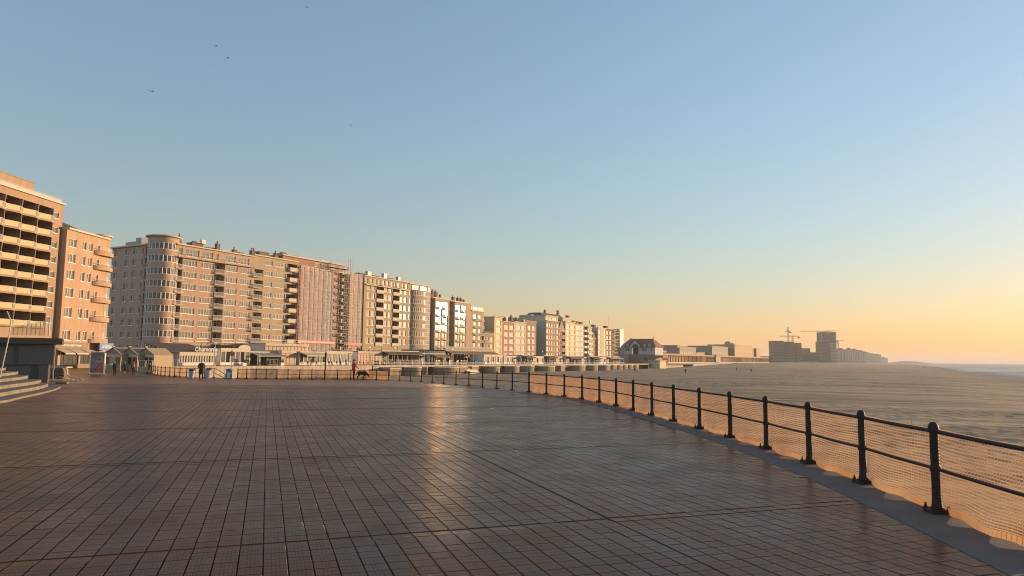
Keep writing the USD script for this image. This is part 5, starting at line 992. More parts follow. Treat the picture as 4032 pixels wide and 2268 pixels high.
yb = seafront('lifeguard_post', 'yellow-lit square beach post at the end of the bastions', 'hut', t=T(2568, S_EDGE, 1440), s=S_EDGE); MB().box(0, 11, -4, 2, -4, 1.2).build(yb, 'wall', M_yel); MB().box(-.4, 11.4, -4.5, 2.2, 1.203, 1.5).build(yb, 'roof', M_conc)
stp = seafront('dike_stairs', 'flight of pale steps down from the dike to the beach between bastions', 'stairs', t=T(1815, S_EDGE, 1460), s=S_EDGE)
for k in range(12): MB().box(0, 5.5, -.36 * (k + 1), -.36 * k, -4, G - .1 - .22 * (k + 1)).build(stp, 'step', M_stone)
# white-topped railing of the dike
dr = seafront('dike_railing', 'dark rail on white posts along the top of the dike behind the bastions', 'railing', t=0, s=S_EDGE - .25)
tp = np.arange(T(1470, S_EDGE, 1440), T(2470, S_EDGE, 1440), 5.2); m = MB()
for x in tp: MB().lathe([(.13, 0), (.13, 1.0), (.09, 1.08), (.02, 1.12)], x, 0, 8, G + .163).build(dr, 'post', M_white)
MB().box(tp[0], tp[-1], -.03, .03, G + .85, G + .91).build(dr, 'rail', M_dark); MB().box(tp[0], tp[-1], -.03, .03, G + .5, G + .55).build(dr, 'rail', M_dark)
# ---- restaurant terraces
M_awd = plain('awning_dark', (.07, .055, .045), .85, var=.2); M_awb = plain('awning_brown', (.16, .09, .06), .85, var=.15); M_awg = plain('awning_grey', (.2, .19, .17), .85); M_shut = plain('shutter_pink', (.45, .30, .21), .7, var=.08)
M_warm = plain('warm_inside', (.45, .36, .22), .8, var=.2, scale=1.5); M_chairm = plain('terrace_chair', (.09, .065, .05), .7)
def pavilion(label, pa, pb, s, ztop, style, depth=7.0, awn=None, fascia=None, sign=None, fm=None, yref=1420, ped=False, rail=False, n=None):
    t0, t1 = T(pa, s, yref), T(pb, s, yref); w = t1 - t0; c = seafront('terrace_pavilion', label, 'pavilion', t=t0, s=s); fm = fm or M_white; fa = fascia or M_cream; zb = G
    MB().box(0, w, 0, depth, ztop + .003, ztop + .22).build(c, 'roof', M_roof if style != 'glass' else M_stone); MB().box(-.05, w + .05, -.12, -.005, ztop - .38, ztop + .3).build(c, 'fascia', fa)
    MB().box(0, w, depth - .2, depth, zb, ztop).build(c, 'rear_wall', M_warm if style != 'open' else M_wood); MB().box(0, .15, .2, depth - .21, zb, ztop).build(c, 'side_wall', fm); MB().box(w - .15, w, .2, depth - .21, zb, ztop).build(c, 'side_wall', fm)
    n = n or max(2, int(w / 1.15)); st = w / n; zt = ztop - .4
    if style == 'glass':
        MB().box(0, w, 0, .12, zb, zb + .55).build(c, 'base_wall', fm)
        for i in range(n): window(c, i * st + .04, (i + 1) * st - .04, zb + .56, zt, y=.06, n=2 if st > 1.6 else 1, pm=(M_pane_dark, M_glass, M_pane)[(i * 7 + n) % 3], fm=fm, sill=False, t=.09)
    elif style == 'shutter':
        for i in range(n):
            f = MB()
            for z in np.arange(zb + .05, zt - .1, .2): f.box(i * st + .08, (i + 1) * st - .08, .02, .08, z, z + .17)
            f.build(c, 'shutter', M_shut)
            MB().box(i * st - .06, i * st + .06, -.03, .12, zb, zt).build(c, 'post', M_brown)
    else:
        for i in range(0, n + 1, 2): MB().box(min(i * st, w - .1), min(i * st, w - .1) + .1, -.04, .06, zb, zt).build(c, 'post', fm)
        for i in range(0, n, 2): window(c, i * st + .15, min(w - .1, (i + 2) * st) - .05, zb + .1, zt - .2, y=depth * .55, n=3, pm=M_pane, fm=fm, sill=False, name='inner_window')
        for i in range(n):
            if rnd.random() < .75: window(c, i * st + .12, (i + 1) * st - .1, zb + .05, zb + 1.35, y=-.7 if awn is None else -2.3, n=1, pm=M_glass, fm=M_white if rnd.random() < .3 else M_dark, sill=False, name='windbreak', t=.07)
    if awn is not None:
        m = MB(); x0, x1, o, zz, am = .1, w - .1, 2.4, ztop - .25, awn; m.profile([(-.13, zz + .28), (-o, zz - .45), (-o, zz - .7), (-o + .06, zz - .7), (-o + .06, zz - .5), (-.13, zz + .2)], x0, x1); ap = m.build(c, 'awning', am)
        for x in (x0 + .1, x1 - .2): MB().box(x, x + .08, -o + .1, -o + .18, zb, zz - .55).build(ap, 'awning_post', M_white)
    if sign: lettering(c, sign[0], sign[1], w * sign[2], -.14, ztop + sign[3], M_white)
    if ped:
        m = MB(); m.add(*(lambda mm: (np.stack([np.array(mm.vertices)[:, 0], np.array(mm.vertices)[:, 2] - .1, np.array(mm.vertices)[:, 1]], 1), mm.faces))(trimesh.creation.extrude_polygon(Polygon([(w * ped + 1.7 * math.cos(a), ztop + .31 + .8 * math.sin(a)) for a in np.linspace(0, PI, 12)]), .15, engine='earcut'))); m.build(c, 'pediment', M_cream)
    if rail:
        m = MB(); m.box(0, w, 0, .06, ztop + 1.1, ztop + 1.18); m.box(0, w, .01, .05, ztop + .55, ztop + .6)
        for x in np.arange(0, w, 1.6): m.box(x, x + .07, 0, .06, ztop + .23, ztop + 1.098)
        m.build(c, 'roof_railing', M_white)
    return c, w, t0
ch_n = [0]
def table_sets(c, xs, y):
    for x in xs: pass
pavilion('dark open bar terrace under a beam, left of the dark-roofed restaurant', 617, 703, 12, 2.1, 'open', 6, fascia=M_brown, fm=M_brown)
c, w, t0 = pavilion('white-fronted restaurant with sloping dark roof and white rooftop lettering', 705, 850, 15, 2.15, 'glass', 9, n=14)
rf = MB(); rf.profile([(-.2, 2.5), (9, 4.3), (9, 4.2), (-.2, 2.4)], -2, w - .5); rp = rf.build(c, 'sloping_roof', M_awd); lettering(rp, 'Chamonix', .85, w * .38, -.25, 2.58, M_white)
pavilion('pale conservatory restaurant with a curved pediment, behind the round sign', 868, 982, 13, 3.1, 'glass', 8, ped=.8)
pavilion('pale shopfront terrace under a grey awning, left of the pink shutters', 983, 1100, 12, 2.5, 'open', 8, awn=M_awg)
pavilion('beige upper-terrace cafe with white balustrade over pink shutters', 1042, 1212, 8, 4.6, 'shutter', 9, rail=True, fascia=M_pale)
pavilion('kiosk with pinkish closed shutters and beige sign board', 1107, 1176, 13.5, 2.9, 'shutter', 5, fascia=M_pale)
pavilion('glass terrace under retracted white awning frames, right of the pink kiosk', 1180, 1283, 14, 2.7, 'glass', 7, awn=M_cream)
pavilion('long cream conservatory with many narrow white mullions, left of the man in red', 1285, 1386, 14, 2.9, 'glass', 8, n=17)
pavilion('brown pavilion with orange-lit shutters, right of the man in red', 1408, 1500, 12, 3.1, 'shutter', 8, fascia=M_pale)
pavilion('deep dark-awninged terrace with lit yellow back wall, above the rounded bastion', 1503, 1648, 12, 3.4, 'open', 9, awn=M_awd, fascia=M_pale)
pavilion('small cream booth between the dark awning and brown awning terraces', 1650, 1690, 13, 2.9, 'glass', 6, fascia=M_cream)
pavilion('low terrace with a scalloped brown awning and white posts', 1692, 1752, 14, 2.8, 'open', 7, awn=M_awb)
c, w, t0 = pavilion('wide terrace with striped brown awning below a row of roof-terrace screens', 1754, 1946, 9, 4.0, 'open', 10, awn=M_awb, fascia=M_redb)
for k in range(12):
    x = .4 + k * (w - .8) / 12; fr = MB(); d = (w - .8) / 12 - .3
    for a, b_ in (((x, 4.3), (x + d, 4.3)), ((x, 5.5), (x + d, 5.5)), ((x, 4.3), (x, 5.5)), ((x + d, 4.3), (x + d, 5.5))): fr.bar((a[0], .2, a[1]), (b_[0], .2, b_[1]), .1)
    p = fr.build(c, 'screen_frame', M_stone); MB().box(x + .05, x + d - .05, .19, .21, 4.36, 5.44).build(p, 'screen_panel', M_gpanel)
pavilion('white terrace booth at the right end of the striped awning', 1905, 1978, 15, 2.7, 'glass', 6)
specs = [('small white booth with a hanging lamp before the red-brown building', 1985, 2052, 'glass', None), ('dark umbrella terrace before the beige stepped-gable building', 2054, 2092, 'open', M_awd), ('cream glazed terrace below the brown building of white windows', 2094, 2140, 'glass', None), ('dark open terrace at the foot of the blank grey flank', 2142, 2182, 'open', M_awd), ('bright yellow glazed pavilion below the brown brick building', 2184, 2228, 'glass', None), ('brown awninged terrace below the golden building', 2230, 2290, 'open', M_awb), ('small pale pavilion below the cream building', 2292, 2322, 'glass', None), ('dark terrace below the old gabled house', 2324, 2356, 'open', M_awd), ('pale pavilion below the tall pale building', 2358, 2386, 'glass', None), ('last small terrace before the red-roofed hall', 2390, 2440, 'open', M_awg)]
for k, (lab, a, b, stl, aw_) in enumerate(specs): pavilion(lab, a, b, 14 + (k % 3), 2.5 + .4 * (k % 2), stl, 7, awn=aw_, n=max(3, int((b - a) / 6)))
# gabled glass winter gardens near the orange house
M_tent = plain('canvas_beige', (.27, .21, .13), .8, var=.06)
def tent(k, px, lab):
    p = on_ground(px, 1461); c = thing('gabled_pavilion', lab, 'pavilion', (p[0], p[1], -.58), math.radians(-12), zworld=True); w, d, ze, zp = 2.75, 4.0, 1.75, 2.75; z0 = -.58
    g = MB(); g.profile([(0, 0), (0, .01)], 0, .01) if 0 else None
    MB().add([(-.1, -.2, ze), (w / 2, -.2, zp), (w + .1, -.2, ze), (-.1, d, ze), (w / 2, d, zp), (w + .1, d, ze)], [(0, 1, 4, 3), (1, 2, 5, 4)]).build(c, 'pitched_roof', M_tent)
    MB().add([(0, -.05, ze), (w, -.05, ze), (w / 2, -.05, zp - .06)], [(0, 1, 2, 2)]).build(c, 'gable_panel', M_tent); MB().box(0, w, -.06, 0.04, ze - .3, ze - .003).build(c, 'beam', M_cream)
    for i in range(3): window(c, i * w / 3 + .02, (i + 1) * w / 3 - .02, z0 + .85, ze - .31, y=0, n=1, pm=M_glass if i == 1 else M_pane_dark, fm=M_cream, sill=False)
    MB().box(0, w, -.05, .05, z0, z0 + .84).build(c, 'base_panel', M_tent); MB().box(0, w, d - .1, d, z0, ze).build(c, 'rear_wall', M_wood); MB().box(w - .06, w, .1, d - .11, z0, ze - .02).build(c, 'side_wall', M_tent)
    MB().lathe([(.01, 0), (.16, .08), (.2, .2), (.05, .24)], w / 2, -.1, 8, zp - .02).build(c, 'roof_cap', M_white)
for k, (px, lab) in enumerate([(408, 'gabled beige winter garden behind the poster stand, leftmost of three'), (474, 'gabled beige winter garden behind the three walkers, middle of three'), (539, 'gabled beige winter garden, rightmost of three beside the long building')]): tent(k, px, lab)
for k, (a, b, Y, lab) in enumerate([(542, 601, 96, 'glass windbreak with beige base beside the person leaning on the railing'), (622, 700, 118, 'long low glass windbreak with cream frame in front of the dark bar')]):
    p, q = at_depth(a, 1455, Y), at_depth(b, 1455, Y); L = np.linalg.norm((q - p)[:2]); z = float(gz(Y)); c = thing('windbreak', lab, 'windbreak', (p[0], p[1], z), math.atan2(q[1] - p[1], q[0] - p[0]), zworld=True); n = 2 if k == 0 else 4
    for i in range(n): window(c, i * L / n, (i + 1) * L / n - .03, z + (.65 if k == 0 else .1), z + 1.6, y=0, n=1, pm=M_glass, fm=M_cream, sill=False, name='glass_screen'); MB().box(i * L / n, (i + 1) * L / n - .03, -.05, .05, z, z + (.64 if k == 0 else .09)).build(c, 'base_panel', M_tent)
def pole(name, lab, cat, px, s, h, m, r=.07, group=None, top=None):
    c = seafront(name, lab, cat, t=T(px, s, 1430), s=s); MB().lathe([(r * 2, 0), (r * 1.6, .4), (r, .5), (r * .7, h), (.01, h + .03)], 0, 0, 8, G).build(c, 'pole', m)
    if top: MB().box(-.45, .45, -.12, .12, G + h - .12, G + h + .02).build(c, 'lamp_head', M_grey)
for px, lab in [(844, 'slim pale lamp post left of the round sign'), (1453, 'pale lamp post right of the man in red'), (1553, 'pale lamp post before the dark-awninged terrace'), (1669, 'pale lamp post between the dark awning and cream booth'), (1780, 'pale lamp post under the terrace screens, left one'), (1862, 'pale lamp post under the terrace screens, right one'), (1935, 'pale lamp post beside the white terrace booth'), (2016, 'pale lamp post before the red-brown building'), (2082, 'pale lamp post before the brown building of white windows'), (2135, 'pale lamp post before the blank grey flank'), (2410, 'pale lamp post just left of the red-roofed hall')]: pole('lamp_post', lab, 'lamp post', px, 26, 4.6 + .4 * (px > 2000), M_cream, .1, top=True)
# terrace furniture and parasols seen against the light
def furniture(px, s, kind, lab):
    c = seafront({'p': 'folded_parasol', 'c': 'terrace_chair', 'b': 'planter'}[kind], lab, {'p': 'parasol', 'c': 'chair', 'b': 'planter'}[kind], t=T(px, s, 1435), s=s)
    if kind == 'p': MB().lathe([(.3, 0), (.3, .08), (.03, .09), (.03, .7)], 0, 0, 8, G).build(c, 'stand', M_grey); MB().lathe([(.05, .7), (.2, .9), (.14, 2.2), (.03, 2.6)], 0, 0, 8, G).build(c, 'folded_canopy', M_cream)
    elif kind == 'c':
        MB().box(-.22, .22, -.22, .22, G + .43, G + .48).build(c, 'seat', M_chairm); MB().box(-.22, .22, .18, .22, G + .5, G + .95).build(c, 'backrest', M_chairm)
        for x in (-.2, .16):
            for y in (-.2, .16): MB().box(x, x + .04, y, y + .04, G, G + .428).build(c, 'leg', M_dark)
    else:
        MB().box(-.5, .5, -.25, .25, G, G + .6).build(c, 'box', M_white); m = MB()
        for _ in range(140):
            a = np.array([rnd.uniform(-.48, .48), rnd.uniform(-.22, .22), G + rnd.uniform(.62, 1.3)]); d = np.array([rnd.gauss(0, .1), rnd.gauss(0, .1), rnd.gauss(0, .1)]); e = np.array([rnd.gauss(0, .05), rnd.gauss(0, .05), rnd.gauss(.06, .05)]); m.quad(a, a + e, a + d + e, a + d)
        m.build(c, 'leaves', plain('leaf_green', (.05, .075, .03), .7))
for px, s, k, lab in [(1020, 20, 'p', 'folded parasol before the grey-awninged shopfront'), (1110, 21, 'b', 'planter box left of the pink shutter kiosk'), (930, 21, 'b', 'planter box before the pale conservatory restaurant'), (960, 22, 'b', 'planter box at the right end of the pale conservatory restaurant'), (1255, 21, 'p', 'folded parasol before the awning-frame terrace'), (1230, 22, 'b', 'planter box before the awning-frame terrace'), (1520, 21, 'p', 'folded parasol at the left end of the dark awning'), (1565, 22, 'p', 'folded parasol under the middle of the dark awning'), (1700, 22, 'p', 'folded parasol beside the scalloped brown awning'), (1840, 23, 'p', 'folded parasol under the striped awning')]: furniture(px, s, k, lab)
RNG = [(1190, 1283, 'the glass terrace under retracted awning frames'), (1284, 1386, 'the long cream conservatory'), (1390, 1500, 'the pavilion with orange-lit shutters'), (1503, 1648, 'the deep dark-awninged terrace'), (1650, 1752, 'the cream booth and scalloped awning'), (1754, 1904, 'the striped-awning terrace'), (1905, 2052, 'the white booths past the striped awning'), (2054, 2300, 'the small far terraces')]
first_chair = None
for k in range(64):
    px = 1192 + k * 17.2 + rnd.uniform(-6, 6); wh_ch = next((r[2] for r in RNG if px <= r[1]), RNG[-1][2]); lab = f'dark terrace chair set out in front of {wh_ch}'; grp = f'chairs before {wh_ch[4:]}'
    if k == 0: furniture(px, 20, 'c', lab); first_chair = f'{W}/terrace_chair'; stage.GetPrimAtPath(first_chair).SetCustomDataByKey('group', grp)
    else: copy_thing(first_chair, 'terrace_chair', lab, 'chair', FP(T(px, 20 + (k % 4), 1435), 20 + k % 4), ROTF + rnd.uniform(-2, 2), grp)
# ================================================================ steps and dark block at the left
K0 = np.array([(-17.2, 15.0), (-17.5, 20.0), (-17.9, 24.6), (-18.9, 27.2), (-20.4, 30.8), (-22.3, 34.8), (-23.9, 37.6), (-24.7, 38.4), (-25.6, 38.6)])
front = [(-17.9, 24.6), (-19.6, 26.8), (-21.5, 29.4), (-24.0, 32.8), (-26.7, 36.6), (-31.0, 42.5)]; tips = [(-24.4, 38.4), (-24.3, 37.2), (-25.2, 38.0), (-27.3, 40.0), (-30.0, 43.0), (-33.5, 46.8)]
M_step = plain('step_stone', (.12, .10, .085), .8, var=.12, scale=2, bump=.3); M_riser = stucco('step_riser', (.20, .16, .10), var=.14, streak=.3)
st = thing('curved_steps', 'broad curved stone steps climbing to the left edge beside the dark block', 'steps', (-22, 30, 0), world=True)
for k in range(6):
    f, tpt = np.array(front[k]), np.array(tips[k]); A = (f - tpt); B = np.array(front[0]) - np.array((-24.4, 38.4)); base = K0 - np.array((-24.4, 38.4))
    sc_ = np.linalg.norm(A) / np.linalg.norm(B); an_ = math.atan2(A[1], A[0]) - math.atan2(B[1], B[0]); Rm = np.array([[math.cos(an_), -math.sin(an_)], [math.sin(an_), math.cos(an_)]])
    crv = (base * sc_) @ Rm.T + tpt; crv = np.array([(a, b) for a, b in zip(CubicSpline(np.arange(9), crv[:, 0])(np.linspace(0, 8, 33)), CubicSpline(np.arange(9), crv[:, 1])(np.linspace(0, 8, 33)))])
    z1 = .08 + .15 * k; z0 = -.3 if k == 0 else z1 - .16; m = MB(); inn = crv[-1] + np.array((-9, 5))
    poly = [tuple(p) for p in crv] + [tuple(inn), (-60, inn[1]), (-60, crv[0][1])]
    tr = MB(); v, fc = trimesh.creation.triangulate_polygon(Polygon(poly).buffer(0), engine='earcut'); tr.add(np.c_[np.array(v), np.full(len(v), z1)], fc); sp = tr.build(st, 'tread', M_step)
    for (x0, y0), (x1, y1) in zip(crv[:-1], crv[1:]): m.quad((x0, y0, z0), (x1, y1, z0), (x1, y1, z1), (x0, y0, z1))
    m.build(sp, 'riser', M_riser)
M_block = plain('dark_painted_concrete', (.062, .068, .074), .75, var=.14, scale=1.2, bump=.2)
bk = thing('dark_shelter', 'dark grey concrete stair shelter with an overhanging flat roof, beside the steps', 'shelter', (-34.0, 46.2, -.18), math.radians(31), zworld=True)
MB().box(-3.4, 3.1, 0, 2.8, -.2, 1.02).build(bk, 'lower_wall', M_block); MB().box(-3.4, 3.35, -.12, 2.8, 1.024, 2.4).build(bk, 'upper_wall', M_block); MB().box(-3.6, 3.8, -.5, 3.2, 2.404, 2.8).build(bk, 'roof_slab', plain('dark_roof_slab', (.04, .04, .04), .8)); MB().box(2.55, 2.6, -.03, -.002, -.2, 1.0).build(bk, 'joint', M_dark)
for x in (-.6, 1.4): MB().box(x, x + .02, -.14, -.121, 1.1, 2.3).build(bk, 'joint', M_dark)
MB().box(3.36, 3.42, .1, .5, 0, 2.3).build(bk, 'side_strip', M_conc)
lp = thing('white_pole', 'slanting white pole at the left edge before the hotel', 'pole', (*at_depth(3, 1420, 36)[:2], 0), 0); MB().tube([(0, 0, .3), (.32, 0, 2.6), (.36, 0, 3.4), (.12, 0, 3.9)], .03, 8).build(lp, 'pole', M_stone)
sgw = thing('glass_balustrade', 'rising glass balustrade with pale posts above the roof of the dark shelter', 'balustrade', (*at_depth(36, 1316, 85)[:2], at_depth(36, 1319, 85)[2]), math.radians(20)); 
for i in range(8): x = i * .46; MB().box(x, x + .36, 0, .03, 0, .9 + .13 * i).build(sgw, 'glass_panel', M_glass); MB().box(x + .365, x + .45, -.02, .06, 0, .95 + .13 * i).build(sgw, 'post', M_cream)
MB().box(4.0, 4.15, -.05, .1, 0, 2.3).build(sgw, 'post', M_white)
# timber stack, bicycle racks, beam
ts = thing('timber_stack', 'low curved stack of brown boards behind the dark shelter', 'stack', (*at_depth(188, 1478, 54)[:2], float(gz(54))), math.radians(8), zworld=True); z = float(gz(54))
for k in range(9): MB().box(.04 * k * rnd.random(), 1.1 + .1 * rnd.random() - .015 * k, rnd.random() * .1, .9, z + .12 + .095 * k, z + .2 + .095 * k).build(ts, 'board', M_wood)
MB().box(-.05, 1.3, 0, .95, z + .98, z + 1.06).build(ts, 'top_board', M_cream); MB().tube([(1.2, 0, z + 1.0), (1.35, 0, z + .8), (1.4, -.1, z + .45), (1.7, -.1, z + .3), (2.6, -.2, z + .1)], .05, 6).build(ts, 'pale_hose', M_cream)
br = thing('bicycle_rack', 'pale bicycle rack with wire hoops beside the curved steps', 'bicycle rack', (*on_ground(232, 1508)[:2], float(gz(42))), math.radians(15), zworld=True); z = float(gz(42))
for k in range(5): MB().tube([(k * .25 + .3 * math.cos(a), .1 * k, z + .33 * math.sin(a)) for a in np.linspace(0, PI, 9)], .012, 6).build(br, 'hoop', M_cream)
MB().box(-.3, 1.3, -.03, .03, z, z + .03).build(br, 'ground_bar', M_grey)
bm_ = on_ground(222, 1512); MBb = MB(); tb = thing('timber_beam', 'dark timber beam lying on the paving at the tip of the steps', 'beam', (bm_[0], bm_[1], float(gz(bm_[1])) + .01), math.radians(-14)); MB().box(0, .85, -.08, .08, 0, .11).build(tb, 'beam', M_wood)
# ================================================================ street furniture on the promenade
ps = on_ground(352, 1474); ad = thing('poster_stand', 'tall glazed advertising stand with a red and grey poster', 'poster stand', (ps[0], ps[1], float(gz(ps[1]))), math.radians(2)); k = (ps[1]) / FPX
wd, hg = 57 * k, 84 * k
for x in (0, wd - .1): MB().box(x, x + .1, -.1, .1, 0, hg).build(ad, 'post', M_white)
MB().box(-.15, wd + .15, -.15, .15, 0, .05).build(ad, 'foot', M_conc); MB().box(.1, wd - .1, -.06, .06, .2, hg - .02).build(ad, 'panel', plain('poster_grey', (.15, .10, .085), .75, var=.5, scale=1.6)); MB().box(.06, wd - .06, -.12, .12, hg + .003, hg + .12).build(ad, 'top_cap', M_dark)
MB().box(wd * .5, wd - .14, -.072, -.062, .25, hg * .42).build(ad, 'red_print', plain('poster_red', (.45, .05, .06), .3)); MB(lambda v: np.stack([v[:, 0], v[:, 2], v[:, 1]], 1)).tm(trimesh.creation.extrude_polygon(Point(wd * .66, hg * .68).buffer(.42), .008)).build(ad, 'orange_print', plain('poster_orange', (.42, .2, .08), .3)) if 0 else None
op = trimesh.creation.extrude_polygon(Point(wd * .66, hg * .68).buffer(.4).difference(Point(wd * .6, hg * .72).buffer(.2)), .008); v = np.array(op.vertices); MB().add(np.stack([v[:, 0], -.07 + v[:, 2], v[:, 1]], 1), op.faces).build(ad, 'orange_print', plain('poster_orange', (.42, .2, .08), .3))
for r in (.35, .55): op = trimesh.creation.extrude_polygon(Point(.3, hg * .5).buffer(r).difference(Point(.3, hg * .5).buffer(r - .06)).intersection(sbox(.12, .25, wd - .15, hg - .1)), .008); v = np.array(op.vertices); MB().add(np.stack([v[:, 0], -.07 + v[:, 2], v[:, 1]], 1), op.faces).build(ad, 'pale_swirl', M_pale)
def bin_(px, yb, lab, col, print_=None, h=.98, tilt=False):
    p = on_ground(px, yb); c = thing('litter_bin', lab, 'litter bin', (p[0], p[1], float(gz(p[1]))), math.radians(5)); m = MB(); m.lathe([(.25, 0), (.29, .06), (.31, h * .72), (.3, h * .76), (.01, h * .765)], 0, 0, 14); b = m.build(c, 'body', col, smooth=40)
    if tilt: MB().profile([(-.3, h * .78), (.3, h * .78), (.3, h * 1.05)], -.26, .26).build(c, 'lid', M_dark)
    else: MB().lathe([(.27, h * .76), (.27, h * .8), (.36, h * .86), (.36, h * .92), (.2, h), (.02, h + .03)], 0, 0, 14).build(c, 'lid', M_dark if print_ is None else plain('bin_lid_blue', (.09, .14, .22), .5))
    if print_: 
        for k2, (a0, a1, z0, z1) in enumerate([(-1.2, -.35, .1, .62), (-2.2, -1.75, .1, .35)]):
            an = np.linspace(a0 - .6, a1 - .6, 7); q = MB()
            for a, b_ in zip(an[:-1], an[1:]): q.quad(*[(.318 * math.cos(t), .318 * math.sin(t), z) for t, z in ((a, z0), (b_, z0), (b_, z1), (a, z1))])
            q.build(b, 'white_print', M_white)
bin_(754, 1489, 'grey litter bin with dark lid, left of the dark-coated walker', M_grey); bin_(818, 1487.5, 'grey litter bin with slanting lid, right of the dark-coated walker', M_conc, tilt=True); bin_(901, 1491, 'blue and white printed litter bin at the head of the beach stairs', plain('bin_blue', (.06, .15, .3), .4), print_=True, h=1.02)
rs = on_ground(902, 1486); c = thing('round_sign', 'round red-rimmed sign on a dark pole above the blue bin', 'sign', (rs[0], rs[1] + .4, float(gz(rs[1])))); D_ = rs[1] + .4; zc = at_depth(902, 1392.5, D_)[2] - float(gz(rs[1]))
MB().lathe([(.035, 0), (.03, zc + .5)], 0, .06, 8).build(c, 'pole', M_dark)
rot = lambda v: np.stack([v[:, 0], -v[:, 2], zc + v[:, 1]], 1); MB(rot).tm(trimesh.creation.cylinder(.27, .03, sections=24)).build(c, 'disc', plain('sign_red', (.32, .03, .03), .5)); MB(rot).add(*(lambda q: (q.vertices + [0, 0, .018], q.faces))(trimesh.creation.cylinder(.2, .01, sections=24))).build(c, 'inner_disc', plain('sign_inner', (.25, .16, .14), .5))
MB(rot).add(*(lambda q: (q.vertices @ np.array([[.8, .6, 0], [-.6, .8, 0], [0, 0, 1]]) + [0, 0, .026], q.faces))(trimesh.creation.box([.05, .3, .008]))).build(c, 'dark_symbol', M_dark)
tpz = on_ground(1277, 1493); c = thing('tall_black_post', 'tall black post on the railing line, left of the man in red', 'post', (tpz[0], tpz[1] + .25, float(gz(tpz[1])))); hh = (1493 - 1387) / FPX * tpz[1]; MB().lathe([(.1, 0), (.075, .1), (.07, hh - .7), (.1, hh - .68), (.1, hh - .1), (.03, hh)], 0, 0, 10).build(c, 'post', M_iron)
# handrail of the stair going down
hr = thing('stair_handrail', 'black stair handrail sloping down to the beach, right of the dark-coated walker', 'handrail', (*on_ground(846, 1487)[:2], -.55), world=True); a, b_ = on_ground(846, 1487), on_ground(886, 1490.5)
for o in (0, .5): MB().tube([(a[0], a[1], a[2] + .98 - o), (b_[0], b_[1], b_[2] + .42 - o * .8), (b_[0] + .1, b_[1], b_[2] + .3 - o * .6)], .03, 6).build(hr, 'rail', M_iron)
MB().bar((b_[0], b_[1], b_[2] - .1), (b_[0], b_[1], b_[2] + .45), .06).build(hr, 'post', M_iron)
wl = on_ground(860, 1489); c = thing('pale_panel_wall', 'pale panelled wall beside the beach stairs', 'wall', (wl[0] + 1, wl[1] + 7, float(gz(wl[1] + 7)) - .2), math.radians(15)); MB().box(-.3, 2.6, 0, .2, 0, 1.1).build(c, 'panel', M_cream)
mh = on_ground(563, 1484); MB().box(mh[0] - .6, mh[0] + .6, mh[1] - .3, mh[1] + .3, float(gz(mh[1])) + .004, float(gz(mh[1])) + .03).build(W, 'drain_cover', M_dark, label='dark drain cover on the paving before the person leaning on the railing', cat='drain cover')
# grass stalks poking through the net near the last post
for k, (px, py, qx, qy) in enumerate([(3592, 1662, 3581, 1617), (3664, 1672, 3645, 1628)]):
    a, b_ = at_depth(px, py + 30, 8.9), at_depth(qx, qy, 9.0); MB().tube([a, (a + b_) / 2 + [.01, 0, 0], b_], [.004, .003, .002], 4).build(W, 'dry_stalk', M_wood, label=['dry grass stalk behind the top rail, left of two', 'dry grass stalk behind the top rail next to the last post'][k], cat='grass stalk')
# ================================================================ people, dog, gulls
SPH = {}
def sph(r, p, n=12):
    k = (round(r, 4), n)
    if k not in SPH: SPH[k] = m3.Manifold.sphere(r, n)
    return SPH[k].translate(tuple(map(float, p)))
def bone(a, ra, b, rb, n=12): return m3.Manifold.batch_hull([sph(ra, a, n), sph(rb, b, n)])
def blob(ps, n=12): return m3.Manifold.batch_hull([sph(r, p, n) for r, p in ps])
def uni(l): return m3.Manifold.batch_boolean(l, m3.OpType.Add)
def hand(w, f, side, r=.0085):
    """palm, four fingers and a thumb from the wrist w, pointing along f"""
    w = np.array(w, float); f = np.array(f, float); f /= np.linalg.norm(f); s = np.cross(f, [side, 0, 0]); s = s / (np.linalg.norm(s) + 1e-9); o = np.cross(f, s)
    L = [blob([(.02, w), (.016, w + f * .075 + s * .03), (.016, w + f * .075 - s * .03)], 8)]
    for k, ln in enumerate((.062, .075, .07, .052)):
        b = w + f * .08 + s * (.03 - .02 * k); m = b + f * ln * .5 + o * .01; L += [bone(b, r, m, r * .95, 8), bone(m, r * .95, m + f * ln * .45 + o * .022, r * .8, 8)]
    b = w + f * .03 + s * .035; L += [bone(b, .011, b + f * .03 + s * .03, .009, 8), bone(b + f * .03 + s * .03, .009, b + f * .06 + s * .03 + o * .01, .008, 8)]
    return L
M_skin = plain('skin', (.42, .25, .18), .55, var=.06)
def cloth(n, c): return plain('cloth_' + n, c, .85, var=.18, scale=14, bump=.3, bscale=60)
